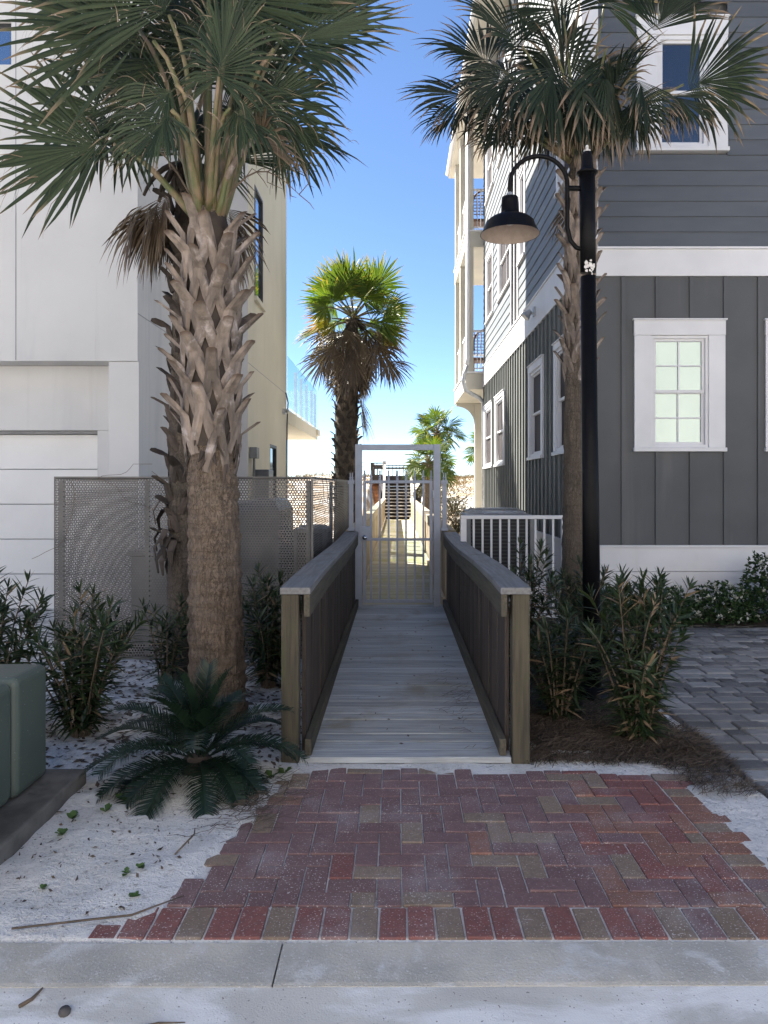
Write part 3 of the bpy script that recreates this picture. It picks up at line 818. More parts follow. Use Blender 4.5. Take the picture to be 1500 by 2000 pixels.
def rail_run(p0, p1, nm):
    mb = MB(); p0, p1 = Vector(p0), Vector(p1)
    mb.beam(p0 + Zv * 0.98, p1 + Zv * 0.98, 0.12, 0.05); mb.beam(p0 + Zv * 0.82, p1 + Zv * 0.82, 0.04, 0.1); mb.beam(p0 + Zv * 0.25, p1 + Zv * 0.25, 0.04, 0.3)
    k = int((p1 - p0).length / 0.2)
    for i in range(1, k): 
        q_ = p0.lerp(p1, i / k); mb.beam(q_ + Zv * 0.12, q_ + Zv * 0.95, 0.035, 0.035, Vector((0, 1, 0)))
    mb.build('railing', M['darkwood'], pf)
rail_run((-1.27, YT + 0.06, ZT), (-0.73, YT + 0.06, ZT), 'a'); rail_run((0.83, YT + 0.06, ZT), (1.40, YT + 0.06, ZT), 'b')
rail_run((-1.27, YT + 0.1, ZT), (-1.27, YT + 4.2, ZT), 'c'); rail_run((1.40, YT + 0.1, ZT), (1.40, YT + 4.2, ZT), 'd')
rail_run((-1.27, YT + 4.25, ZT), (1.40, YT + 4.25, ZT), 'e')
# neighbouring cedar walkover to the left
cw = thing('cedar_steps', 'orange cedar boarded steps rising left of the dune stairs', 'steps', (-1.6, 34.4, 0))
mb = MB()
for i in range(26):
    y = 34.4 + i * 0.145; z = 0.06 + 1.62 * i / 25
    mb.col = (rd.random(), 0, 0); mb.box(-3.4, -0.82, y + 0.004, y + 0.142, z - 0.04, z)
    mb.box(-3.4, -0.82, y + 0.118, y + 0.141, z + 0.001, z + 0.058)
mb.build('boards', M['orange'], cw)
mb = MB()
for x in (-3.3, -0.9): mb.beam((x, 34.4, -0.05), (x, 38.0, 1.5), 0.05, 0.2)
for x in (-3.3, -0.9):
    for y in (35.2, 37.6): mb.box(x - 0.05, x + 0.05, y, y + 0.1, -0.3, (y - 34.4) * 0.44)
mb.build('frame', M['darkwood'], cw)

# ------------------------------------------------------------------ walls, windows
def cut(a0, a1, spans):
    segs = [(a0, a1)]
    for s0, s1 in spans:
        out = []
        for a, b in segs:
            if s1 <= a or s0 >= b: out.append((a, b)); continue
            if s0 > a: out.append((a, s0))
            if s1 < b: out.append((s1, b))
        segs = out
    return [s_ for s_ in segs if s_[1] - s_[0] > 0.01]

def laps(mb, F, a0, a1, z0, z1, step, wins, q, proud=0.017):
    z = z0
    while z < z1 - 0.01:
        zt = min(z + step, z1)
        sp = [(w_[0], w_[1]) for w_ in wins if w_[2] < zt - 0.01 and w_[3] > z + 0.01]
        for a, b in cut(a0, a1, sp):
            # break long runs into boards with butt joints
            x = a
            while x < b - 0.001:
                L = q.choice([2.4, 3.0, 3.6]); e = min(x + L, b)
                if b - e < 0.5: e = b
                mb.col = (q.random(), 0, 0)
                gp = 0.0015
                mb.add([F.p(x + gp, z, 0), F.p(e - gp, z, 0), F.p(e - gp, z, proud), F.p(x + gp, z, proud), F.p(x + gp, zt + 0.012, 0.002), F.p(e - gp, zt + 0.012, 0.002)],
                       [(0, 1, 2, 3), (3, 2, 5, 4), (0, 3, 4), (1, 5, 2), (0, 4, 5, 1)])
                x = e
        z = zt

def battens(mbp, mbb, F, a0, a1, z0, z1, pitch, wins, q, off=0.0, th=0.022, w_=0.045):
    # backing panels
    zs = sorted({z0, z1} | {w2[2] for w2 in wins if z0 < w2[2] < z1} | {w2[3] for w2 in wins if z0 < w2[3] < z1})
    for i in range(len(zs) - 1):
        za, zb = zs[i], zs[i + 1]; zm = (za + zb) / 2
        sp = [(w2[0], w2[1]) for w2 in wins if w2[2] < zm < w2[3]]
        for a, b in cut(a0, a1, sp):
            mbp.quad(F.p(a, za, 0), F.p(b, za, 0), F.p(b, zb, 0), F.p(a, zb, 0))
    u = a0 + off
    while u < a1 - 0.03:
        sp = [(w2[2], w2[3]) for w2 in wins if w2[0] - 0.01 < u + w_ and w2[1] + 0.01 > u]
        for za, zb in cut(z0, z1, sp):
            mbb.col = (q.random(), 0, 0); mbb.fbox(F, u, u + w_, za + 0.002, zb - 0.002, -0.002, th)
        u += pitch

def window(house, F, u0, u1, z0, z1, glass, trim=0.11, frame=0.05, mull=(2, 2), head=True, tm=None, sash_m=None, rec=0.035, double=True, name='window'):
    """casing is the part; sash, sill and panes are its sub-parts"""
    tm = tm or M['trim']; sash_m = sash_m or tm
    mb = MB(); t = trim
    mb.fbox(F, u0, u0 + t, z0 + 0.05, z1 - t - 0.002, -0.06, 0.030); mb.fbox(F, u1 - t, u1, z0 + 0.05, z1 - t - 0.002, -0.06, 0.030)
    mb.fbox(F, u0 - 0.004, u1 + 0.004, z1 - t, z1 - 0.02, -0.06, 0.033); mb.fbox(F, u0 - 0.02, u1 + 0.02, z1 - 0.019, z1, -0.06, 0.05)
    cs = mb.build(name, tm, house, bevel=0.003)
    mb = MB(); mb.fbox(F, u0 - 0.012, u1 + 0.012, z0, z0 + 0.048, -0.06, 0.055); mb.build('sill', tm, cs, bevel=0.003)
    a0, a1, b0, b1 = u0 + t + 0.001, u1 - t - 0.001, z0 + 0.05, z1 - t - 0.003
    fr = frame
    mb = MB()
    def ring(a0, a1, b0, b1, w_, n0, n1):
        mb.fbox(F, a0, a0 + w_, b0, b1, n0, n1); mb.fbox(F, a1 - w_, a1, b0, b1, n0, n1)
        mb.fbox(F, a0 + w_, a1 - w_, b0, b0 + w_, n0, n1); mb.fbox(F, a0 + w_, a1 - w_, b1 - w_, b1, n0, n1)
    ring(a0, a1, b0, b1, fr, -0.06, 0.012)
    a0 += fr; a1 -= fr; b0 += fr; b1 -= fr
    bm_ = (b0 + b1) / 2
    halves = ((bm_ - 0.012, b1, -0.028), (b0, bm_ + 0.012, -0.045)) if double else ((b0, b1, -0.03),)
    panes = []
    for (za, zb, nn) in halves:
        s_ = 0.034
        ring(a0 + 0.002, a1 - 0.002, za, zb, s_, nn - 0.012, nn + 0.016)
        x0_, x1_, y0_, y1_ = a0 + s_, a1 - s_, za + s_, zb - s_
        for i in range(1, mull[0]):
            x = x0_ + (x1_ - x0_) * i / mull[0]; mb.fbox(F, x - 0.009, x + 0.009, y0_, y1_, nn - 0.004, nn + 0.010)
        for i in range(1, mull[1]):
            z = y0_ + (y1_ - y0_) * i / mull[1]; mb.fbox(F, x0_, x1_, z - 0.009, z + 0.009, nn - 0.003, nn + 0.009)
        panes.append((x0_ - 0.01, x1_ + 0.01, y0_ - 0.01, y1_ + 0.01, nn - 0.006))
    mb.build('sash', sash_m, cs)
    for (x0_, x1_, y0_, y1_, nn) in panes:
        mb = MB(); mb.fbox(F, x0_, x1_, y0_, y1_, nn - 0.005, nn); mb.build('pane', glass, cs)
    return cs

# ------------------------------------------------------------------ grey siding house (right)
FY, XR = 9.20, 2.30
kf = FY / F_PX
def fx(p): return (p - VX) * kf
def fz(p): return 1.6 - (p - VY) * kf
H = thing('siding_house', 'dark grey board and lap sided beach house with white trim beside the walk', 'house', (XR, FY, 0))
FF = Frame((0, FY, 0), (1, 0, 0), (0, -1, 0))          # front, u = x
FS = Frame((XR, 0, 0), (0, 1, 0), (-1, 0, 0))          # side, u = y
YB = 19.6; HT = 11.6
ZSK, ZB0, ZB1 = 0.86, 4.30, 4.62
# front numbers follow the front measured plane
ZF0, ZF1 = fz(540), fz(488)
mb = MB(); mb.box(XR + 0.075, 13.5, FY + 0.075, YB - 0.01, 0.0, HT); mb.build('wall_core', M['char'], H)
fw = [(fx(1238), fx(1415), fz(882), fz(623)), (fx(1494), fx(1671), fz(882), fz(623))]
fu = [(fx(1243), fx(1420), fz(297), fz(32)), (fx(1600), fx(1777), fz(297), fz(32))]
sw = [(17.79, 19.42), (15.80, 17.28), (11.60, 12.86), (9.62, 10.78)]
SW = [(a, b, 2.03, 3.65) for a, b in sw]
su = [(17.6, 19.0), (14.85, 16.75), (13.2, 13.95), (9.6, 10.6)]
SU = [(a, b, 5.70, 7.42) for a, b in su]
SU3 = [(a, b, 8.75, 10.5) for a, b in ((17.6, 19.0), (14.85, 16.75), (13.0, 14.1), (9.6, 10.6))]
LOUV = (13.97, 14.83, ZF1 + 0.02, 9.6)
q = random.Random(2)
mbp, mbb = MB(), MB()
battens(mbp, mbb, FF, XR + 0.02, 13.5, ZSK + 0.002, ZF0 - 0.002, 0.422, fw, q, off=0.458)
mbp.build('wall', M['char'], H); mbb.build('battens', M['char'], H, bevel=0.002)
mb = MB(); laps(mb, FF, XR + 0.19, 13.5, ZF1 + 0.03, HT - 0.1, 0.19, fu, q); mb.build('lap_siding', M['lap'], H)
mb = MB(); mb.fbox(FF, XR - 0.030, 13.5, ZF0, ZF1, -0.07, 0.030); mb.fbox(FF, XR - 0.045, 13.5, ZF1 + 0.001, ZF1 + 0.028, -0.07, 0.052); mb.build('band_board', M['trim'], H, bevel=0.003)
mb = MB(); mb.fbox(FF, XR - 0.015, 13.5, 0.535, ZSK - 0.03, -0.05, 0.022); mb.fbox(FF, XR - 0.015, 13.5, -0.05, 0.53, -0.05, 0.020); mb.fbox(FF, XR - 0.03, 13.5, ZSK - 0.029, ZSK, -0.05, 0.042)
mb.build('skirt_board', M['trim'], H, bevel=0.004)
mb = MB(); mb.fbox(FF, XR - 0.024, XR + 0.188, ZF1 + 0.03, HT - 0.02, -0.05, 0.026); mb.build('corner_board', M['trim'], H, bevel=0.003)
mb = MB(); mb.fbox(FF, XR - 0.024, XR + 0.06, ZSK + 0.001, ZF0 - 0.001, -0.05, 0.026); mb.build('corner_board', M['char'], H, bevel=0.003)
for w_ in fw: window(H, FF, *w_, M['glass_mint'], trim=0.205, frame=0.035, mull=(2, 2))
for w_ in fu: window(H, FF, *w_, M['glass_dark'], trim=0.24, frame=0.05, mull=(1, 1))
# side
mbp, mbb = MB(), MB()
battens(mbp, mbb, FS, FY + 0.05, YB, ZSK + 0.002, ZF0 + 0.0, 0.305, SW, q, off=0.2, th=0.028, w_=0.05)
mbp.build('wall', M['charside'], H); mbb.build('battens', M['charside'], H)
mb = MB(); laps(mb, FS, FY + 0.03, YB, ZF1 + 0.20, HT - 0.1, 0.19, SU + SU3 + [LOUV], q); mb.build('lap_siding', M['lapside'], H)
mb = MB(); mb.fbox(FS, FY + 0.032, YB, ZF0 + 0.002, ZF1 + 0.17, -0.07, 0.034); mb.fbox(FS, FY + 0.032, YB, ZF1 + 0.171, ZF1 + 0.198, -0.07, 0.052); mb.build('band_board', M['trim'], H, bevel=0.003)
mb = MB(); mb.fbox(FS, FY + 0.024, YB, -0.05, ZSK - 0.03, -0.05, 0.020); mb.fbox(FS, FY + 0.045, YB, ZSK - 0.029, ZSK, -0.05, 0.042); mb.build('skirt_board', M['trim'], H, bevel=0.003)
for i, w_ in enumerate(SW): window(H, FS, *w_, M['glass_side'], trim=0.11 if i != 2 else 0.14, frame=0.05, mull=(1, 1))
for w_ in SU: window(H, FS, *w_, M['glass_side'], trim=0.11 if w_[1] - w_[0] > 0.8 else 0.09, frame=0.045, mull=(2 if w_[1] - w_[0] > 1.6 else 1, 1))
for w_ in SU3: window(H, FS, *w_, M['glass_side'], trim=0.11, frame=0.045, mull=(1, 1))
mb = MB(); a, b, za, zb = LOUV
z = za + 0.08
while z < zb - 0.05:
    mb.add([FS.p(a + 0.06, z, 0.022), FS.p(b - 0.06, z, 0.022), FS.p(b - 0.06, z + 0.055, -0.01), FS.p(a + 0.06, z + 0.055, -0.01)], [(0, 1, 2, 3)]); z += 0.065
lv = mb.build('louvre_panel', M['lapside'], H)
mb = MB(); mb.fbox(FS, a, a + 0.07, za, zb, -0.05, 0.032); mb.fbox(FS, b - 0.07, b, za, zb, -0.05, 0.032); mb.fbox(FS, (a + b) / 2 - 0.03, (a + b) / 2 + 0.03, za, zb, -0.05, 0.031); mb.build('louvre_frame', M['trim'], lv)
# flood light on the band
mb = MB(); mb.fbox(FS, 12.12, 12.26, 4.38, 4.52, 0.035, 0.06); mb.tube([FS.p(12.19, 4.43, 0.06), FS.p(12.19, 4.42, 0.13)], 0.02, 8)
mb.tube([FS.p(12.19, 4.46, 0.10), FS.p(12.19, 4.42, 0.15), FS.p(12.19, 4.36, 0.20)], [0.04, 0.055, 0.085], 12); mb.build('flood_light', M['galv'], H, smooth=False)
# roof with deep eave
XE = 1.69
mb = MB(); mb.box(XE, 14.2, FY - 0.6, 24.2, HT, HT + 0.16); mb.build('eave_soffit', M['creamtrim'], H, bevel=0.01)
mb = MB(); mb.prism([(XE - 0.05, FY - 0.7, HT + 0.165), (14.3, FY - 0.7, HT + 0.165), (7.9, FY - 0.7, HT + 3.2)], (0, 24.9 - FY + 0.1, 0)); mb.build('roof', M['roof'], H)
mb = MB(); mb.tube([(XE - 0.03, FY - 0.68, HT + 0.14), (XE - 0.03, 24.2, HT + 0.14)], 0.07, 10); mb.build('gutter', M['trim'], H, smooth=True)
for y in (9.8, 12.1, 14.4, 16.9, 19.3):
    mb = MB(); mb.prism([(XR - 0.03, y, HT - 0.01), (XE + 0.12, y, HT - 0.01), (XE + 0.12, y, HT - 0.10), (XR - 0.25, y, HT - 0.22), (XR - 0.10, y, HT - 0.42), (XR - 0.03, y, HT - 0.62)], (0, 0.12, 0)); mb.build('bracket', M['creamtrim'], H)
# rear balconies
XBL = 1.82; YF = 23.4
for zt, th in ((4.56, 0.42), (8.30, 0.40)):
    mb = MB(); mb.box(XBL, 6.0, YB + 0.01, YF, zt - th, zt); bal = mb.build('balcony', M['creamtrim'], H, bevel=0.01)
    mb = MB(); mb.box(XBL - 0.03, 6.0, YB - 0.02, YF + 0.03, zt + 0.001, zt + 0.05); mb.build('balcony_floor', M['trim'], bal, bevel=0.005)
    for (p0, p1) in (((XBL + 0.22, YB + 0.08, zt + 0.05), (XR + 0.02, YB + 0.08, zt + 0.05)), ((XBL + 0.1, YB + 0.25, zt + 0.05), (XBL + 0.1, YF - 0.1, zt + 0.05)), ((XBL + 0.1, YF - 0.1, zt + 0.05), (6, YF - 0.1, zt + 0.05))):
        mb = MB(); p0, p1 = Vector(p0), Vector(p1)
        mb.beam(p0 + Zv * 1.08, p1 + Zv * 1.08, 0.07, 0.045); mb.beam(p0 + Zv * 0.09, p1 + Zv * 0.09, 0.04, 0.03)
        k = max(3, int((p1 - p0).length / 0.13))
        for i in range(1, k):
            pp = p0.lerp(p1, i / k); mb.beam(pp + Zv * 0.09, pp + Zv * 1.06, 0.022, 0.022, Vector((0, 1, 0)))
        mb.build('balcony_railing', M['trim'], bal)
for y in (YB + 0.02, 21.4, YF - 0.24):
    mb = MB(); mb.box(XBL + 0.01, XBL + 0.21, y, y + 0.2, 4.612, 7.899); mb.build('balcony_column', M['creamtrim'], H, bevel=0.006)
    mb = MB(); mb.box(XBL + 0.01, XBL + 0.21, y, y + 0.2, 8.352, HT - 0.001); mb.build('balcony_column', M['creamtrim'], H, bevel=0.006)
mb = MB(); mb.box(2.41, 2.62, 22.9, 23.1, -0.1, 4.13); mb.build('support_post', M['creamtrim'], H, bevel=0.006)
cb = []
for i in range(9):
    t = i / 8 * math.pi / 2; cb.append((2.40 - 0.52 * (1 - math.sin(t)) , 22.95, 4.135 - 0.55 + 0.45 * (1 - math.cos(t)) ))
cb2 = [(2.405, 22.95, 4.135), (1.84, 22.95, 4.135), (1.84, 22.95, 4.05)] + [(1.84 + 0.565 * math.sin(t_ / 8 * math.pi / 2), 22.95, 4.05 - 0.55 * (1 - math.cos(t_ / 8 * math.pi / 2))) for t_ in range(1, 9)]
mb = MB(); mb.prism(cb2, (0, 0.12, 0)); mb.build('corbel', M['creamtrim'], H)
mb = MB(); mb.box(2.70, 6.0, YB + 0.012, 22.6, 0.0, 4.13); mb.build('rear_wall', M['creamtrim'], H)
for i in range(5):
    mb = MB(); z = 0.35 + i * 0.28; mb.box(2.55, 2.70, YB + 0.2, YB + 0.5, z, z + 0.2); mb.build('vent_cap', M['trim'], H, bevel=0.01)
dsx, dsy = XBL + 0.05, YB - 0.03
dpts = [(dsx, dsy, HT - 0.1), (dsx, dsy, 4.95), (dsx - 0.02, dsy - 0.02, 4.75), (dsx - 0.10, dsy - 0.06, 4.52), (dsx - 0.12, dsy - 0.06, 4.30), (dsx - 0.06, dsy - 0.06, 4.10), (dsx + 0.10, dsy - 0.06, 4.00), (dsx + 0.30, dsy - 0.06, 3.90), (dsx + 0.40, dsy - 0.05, 3.78), (dsx + 0.42, dsy - 0.04, 3.55), (dsx + 0.42, dsy - 0.04, 0.1)]
mb = MB(); mb.tube(dpts[:3], 0.05, 10); mb.build('downspout', M['trim'], H, smooth=True)
mb = MB(); mb.tube(dpts[2:], 0.055, 10); mb.build('downspout', M['galv'], H, smooth=True)

def balcony_chair(x, y, z, label):
    t = thing('wicker_chair', label, 'chair', (x, y, z), 0, 'wicker chairs on the rear balconies')
    mb = MB(); c = Vector((x, y, z))
    mb.tube([c + Vector((0.30 * math.cos(a_), -0.24 - 0.08 * math.sin(a_), 0.80 + 0.36 * math.sin(a_))) for a_ in np.linspace(-0.5, math.pi + 0.5, 17)], 0.03, 8); mb.build('back_frame', M['wicker'], t, smooth=True)
    mb = MB()
    for i in range(7): mb.beam(c + Vector((-0.29, -0.25 - 0.01 * i, 0.55 + 0.08 * i)), c + Vector((0.29, -0.25 - 0.01 * i, 0.55 + 0.08 * i)), 0.015, 0.02)
    for i in range(7): mb.beam(c + Vector((-0.27 + 0.09 * i, -0.245, 0.5)), c + Vector((-0.27 + 0.09 * i, -0.315, 1.12)), 0.015, 0.02)
    mb.build('back_weave', M['wicker'], t)
    mb = MB(); mb.box(x - 0.32, x + 0.32, y - 0.25, y + 0.32, z + 0.36, z + 0.44); mb.build('seat', M['wicker'], t, bevel=0.02)
    for sx in (-0.29, 0.29):
        for sy in (-0.22, 0.28):
            mb = MB(); mb.tube([(x + sx, y + sy, z), (x + sx, y + sy, z + 0.38)], 0.025, 8); mb.build('leg', M['wicker'], t)
        mb = MB(); mb.tube([(x + sx, y + 0.3, z + 0.4), (x + sx, y + 0.26, z + 0.62), (x + sx, y - 0.25, z + 0.66)], 0.028, 8); mb.build('armrest', M['wicker'], t, smooth=True)
balcony_chair(2.33, 20.25, 8.351, 'brown round-backed wicker chair on the upper rear balcony')
balcony_chair(2.36, 20.25, 4.611, 'brown round-backed wicker chair on the lower rear balcony above the corbel')

# ------------------------------------------------------------------ white stucco house (left)
LH = thing('stucco_house', 'white modern stucco house with garage door and overhanging upper floor', 'house', (-3.16, 9.05, 0))
HX, HY0, HY2, HXL, HYB, HTOP = -3.16, 9.05, 12.65, -2.54, 17.1, 13.5
FLF = Frame((0, HY0, 0), (1, 0, 0), (0, -1, 0)); FLS = Frame((HX, 0, 0), (0, 1, 0), (1, 0, 0)); FLR = Frame((HXL, 0, 0), (0, 1, 0), (1, 0, 0))
def wall_holes(mb, F, a0, a1, z0, z1, holes, depth):
    us = sorted({a0, a1} | {h[0] for h in holes} | {h[1] for h in holes}); zs = sorted({z0, z1} | {h[2] for h in holes} | {h[3] for h in holes})
    for i in range(len(us) - 1):
        for j in range(len(zs) - 1):
            um, zm = (us[i] + us[i + 1]) / 2, (zs[j] + zs[j + 1]) / 2
            if any(h[0] < um < h[1] and h[2] < zm < h[3] for h in holes): continue
            mb.quad(F.p(us[i], zs[j]), F.p(us[i + 1], zs[j]), F.p(us[i + 1], zs[j + 1]), F.p(us[i], zs[j + 1]))
    for h in holes:
        for (a, b, c_, d_) in ((h[0], h[2], h[1], h[2]), (h[1], h[2], h[1], h[3]), (h[1], h[3], h[0], h[3]), (h[0], h[3], h[0], h[2])):
            mb.quad(F.p(a, b), F.p(c_, d_), F.p(c_, d_, -depth), F.p(a, b, -depth))
ZSOF = 3.117
mb = MB(); wall_holes(mb, FLF, -16, HX, ZSOF, HTOP, [(-5.9, -4.70, 6.73, 7.28)], 0.14)
mb.quad((-16, HY0, ZSOF), (HX, HY0, ZSOF), (HX, HY0 + 0.4, ZSOF), (-16, HY0 + 0.4, ZSOF))
wall_holes(mb, FLS, HY0, HY2, ZSOF, HTOP, [], 0.1); wall_holes(mb, FLS, HY0 + 0.02, HY2, -0.1, ZSOF, [(10.25, 10.70, 1.1, 2.2)], 0.1)
mb.quad((-16, HY0, HTOP), (HX, HY0, HTOP), (HX, HYB, HTOP), (-16, HYB, HTOP)); mb.quad((-16, HYB, -0.1), (-2.54, HYB, -0.1), (-2.54, HYB, HTOP), (-16, HYB, HTOP)); mb.quad((-16, HY0, -0.1), (-16, HYB, -0.1), (-16, HYB, HTOP), (-16, HY0, HTOP))
mb.quad((HX, HY2, -0.1), (HXL, HY2, -0.1), (HXL, HY2, HTOP), (HX, HY2, HTOP))
mb.build('wall', M['stucco'], LH)
mb = MB(); mb.box(-16, HX - 0.001, HY0 + 0.03, HY0 + 0.42, ZSOF + 0.004, ZSOF + 0.05); mb.build('soffit', M['stucco'], LH)
mb = MB(); mb.box(-3.52, HX + 0.012, HY0 + 0.012, HY0 + 0.40, -0.1, ZSOF - 0.004); mb.build('corner_pier', M['stucco'], LH, bevel=0.006)
GYW = HY0 + 0.36
mb = MB(); mb.box(-16, -3.521, GYW, GYW + 0.3, 2.30, ZSOF - 0.004); mb.box(-3.80, -3.521, GYW + 0.01, GYW + 0.3, -0.1, 2.299); mb.build('garage_surround', M['stucco'], LH, bevel=0.005)
mb = MB()
for k in range(5):
    mb.box(-8.7, -3.805, GYW + 0.20, GYW + 0.25, 0.0 + k * 0.452 + 0.004, (k + 1) * 0.452 - 0.004)
mb.build('garage_door', M['garage'], LH, bevel=0.006)
mb = MB(); mb.box(-8.7, -3.805, GYW + 0.12, GYW + 0.27, 2.262, 2.298); mb.build('door_header', M['groove'], LH)
mb = MB(); mb.box(-16, -3.6, GYW + 0.28, GYW + 0.32, -0.1, 2.3); mb.build('garage_backing', M['groove'], LH)
mb = MB(); mb.fbox(FLF, fxl := (30 - VX) / F_PX * HY0, fxl + 0.012, ZSOF + 0.01, HTOP, 0.0005, 0.002); mb.fbox(FLF, -16, HX - 0.01, 4.95 + 4, 4.962 + 4, 0.0005, 0.002)
mb.fbox(FLS, HY0 + 0.01, HY2, 3.69, 3.702, 0.0005, 0.002); mb.fbox(FLR, HY2 + 0.01, HYB, 3.69, 3.702, 0.0005, 0.002)
mb.build('control_joints', M['groove'], LH)
def slot_window(F, u0, u1, z0, z1, glass, depth=0.12, frame=0.045, sill=None):
    mb = MB()
    mb.fbox(F, u0, u0 + frame, z0, z1, -depth, -depth + 0.06); mb.fbox(F, u1 - frame, u1, z0, z1, -depth, -depth + 0.06)
    mb.fbox(F, u0 + frame, u1 - frame, z0, z0 + frame, -depth, -depth + 0.06); mb.fbox(F, u0 + frame, u1 - frame, z1 - frame, z1, -depth, -depth + 0.06)
    wn = mb.build('window', M['dark_frame'], LH)
    mb = MB(); mb.fbox(F, u0 + frame - 0.005, u1 - frame + 0.005, z0 + frame - 0.005, z1 - frame + 0.005, -depth + 0.01, -depth + 0.02); mb.build('pane', glass, wn)
    if sill:
        mb = MB(); mb.fbox(F, u0 - 0.05, u1 + 0.05, z0 - 0.09, z0 - 0.002, -0.02, 0.06); mb.build('sill', sill, wn, bevel=0.005)
slot_window(FLF, -5.9, -4.70, 6.73, 7.28, M['glass_blue'], 0.14)
slot_window(FLS, 10.25, 10.70, 1.1, 2.2, M['glass_dark'], 0.10)
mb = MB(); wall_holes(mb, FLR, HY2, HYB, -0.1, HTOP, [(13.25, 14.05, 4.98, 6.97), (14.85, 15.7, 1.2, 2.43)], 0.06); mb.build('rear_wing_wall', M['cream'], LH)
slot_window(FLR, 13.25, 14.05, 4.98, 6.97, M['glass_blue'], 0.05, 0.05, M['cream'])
slot_window(FLR, 14.85, 15.7, 1.2, 2.43, M['glass_dark'], 0.06, 0.06)
mb = MB(); mb.fbox(FLR, 12.78, 13.02, 2.07, 2.26, 0.002, 0.13); eb = mb.build('meter_box', M['acmetal'], LH, bevel=0.008)
mb = MB(); mb.tube([FLR.p(12.9, 2.07, 0.06), FLR.p(12.9, 0.2, 0.06)], 0.022, 8); mb.build('conduit', M['acmetal'], eb)
mb = MB(); mb.fbox(FLR, 13.1, 13.6, 0.3, 1.88, 0.01, 0.28); mb.build('equipment_cabinet', M['cover'], LH, bevel=0.015)
mb = MB(); mb.tube([FLR.p(HYB - 0.12, 0.0, 0.03), FLR.p(HYB - 0.12, 3.0, 0.03), FLR.p(HYB - 0.10, 3.5, 0.05), FLR.p(HYB - 0.3, 3.7, 0.03)], 0.016, 6); mb.build('cable', M['dark_frame'], LH)
mb = MB(); mb.fbox(FLR, HYB - 0.62, HYB - 0.5, 3.18, 3.3, 0.002, 0.06); mb.tube([FLR.p(HYB - 0.56, 3.28, 0.05), FLR.p(HYB - 0.56, 3.24, 0.13)], [0.03, 0.05], 10); mb.build('wall_light', M['galv'], LH)
# balcony with glass balustrade
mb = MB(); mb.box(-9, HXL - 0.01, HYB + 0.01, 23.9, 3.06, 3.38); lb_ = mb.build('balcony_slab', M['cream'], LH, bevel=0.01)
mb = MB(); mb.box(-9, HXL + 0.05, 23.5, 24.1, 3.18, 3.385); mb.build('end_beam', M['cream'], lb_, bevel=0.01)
ys_ = [17.35, 19.2, 20.3, 21.5, 22.8, 23.75]
for y in ys_:
    mb = MB(); mb.box(HXL - 0.12, HXL - 0.05, y, y + 0.07, 3.38, 4.52); mb.build('balustrade_post', M['galv'], lb_)
for i in range(5):
    mb = MB(); mb.box(HXL - 0.035, HXL - 0.023, ys_[i] + 0.03, ys_[i + 1] + 0.02, 3.45, 4.64); mb.build('glass_panel', M['clear'], lb_)
mb = MB(); mb.box(-8.9, HXL - 0.06, 23.86, 23.872, 3.45, 4.64); mb.build('glass_panel', M['clear'], lb_)
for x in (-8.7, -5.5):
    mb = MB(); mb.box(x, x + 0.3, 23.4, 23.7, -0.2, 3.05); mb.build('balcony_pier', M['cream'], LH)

# ------------------------------------------------------------------ perforated steel screen
def perf(mb, O, U, W_, z0, z1, pitch=0.0262, hole=0.345):
    O, U = np.array(O), np.array(U)
    dv = pitch * math.sqrt(3) / 2
    nu, nv = int(W_ / pitch), int((z1 - z0) / dv)
    ii, jj = np.meshgrid(np.arange(nu), np.arange(nv))
    cu = (ii + 0.5 + 0.5 * (jj % 2)).ravel() * pitch; cz = (jj.ravel() + 0.6) * dv + z0
    ang = np.radians(30 + 60 * np.arange(6))
    ru, rz = pitch / math.sqrt(3) * np.cos(ang), pitch / math.sqrt(3) * np.sin(ang)
    hu, hz = hole * pitch * np.cos(ang), hole * pitch * np.sin(ang)
    uu = np.concatenate([cu[:, None] + ru, cu[:, None] + hu], 1); zz = np.concatenate([cz[:, None] + rz, cz[:, None] + hz], 1)
    P = O[None, None, :] + uu[..., None] * U[None, None, :]
    P[..., 2] += zz
    o = len(mb.v); k = len(cu)
    mb.v.extend(map(tuple, P.reshape(-1, 3).tolist())); mb.c.extend([(0.5, 0, 0)] * (k * 12))
    fs = []
    for a in range(6):
        b = (a + 1) % 6
        base = o + np.arange(k) * 12
        fs.append(np.stack([base + a, base + b, base + 6 + b, base + 6 + a], 1))
    mb.f.extend(map(tuple, np.concatenate(fs, 0).tolist()))
FN = thing('perforated_fence', 'perforated grey metal screen fence enclosing equipment beside the stucco house', 'fence', (-1.9, 6.8, 0))
PX0, PX1, PY, PT = -3.14, -0.765, 6.8, 1.675
for (nm, O, U, W_) in (('front_panel', (PX0, PY, 0), (1, 0, 0), PX1 - PX0), ('side_panel', (PX1 - 0.002, PY + 0.004, 0), (0, 1, 0), 5.0), ('side_panel', (PX0 + 0.002, PY + 0.004, 0), (0, 1, 0), 2.2)):
    mb = MB(); perf(mb, O, U, W_ - 0.02, 0.03, PT)
    O, U = Vector(O), Vector(U)
    for (a, b, c_, d_) in ((0, W_, PT - 0.022, PT + 0.006), (0, W_, 0.0, 0.035)):
        mb.quad(O + U * a + Zv * c_, O + U * b + Zv * c_, O + U * b + Zv * d_, O + U * a + Zv * d_)
    for (a, b) in ((0, 0.012), (W_ - 0.022, W_)):
        mb.quad(O + U * a + Zv * 0.035, O + U * b + Zv * 0.035, O + U * b + Zv * (PT - 0.022), O + U * a + Zv * (PT - 0.022))
    mb.build('fence_panel', M['perf'], FN)
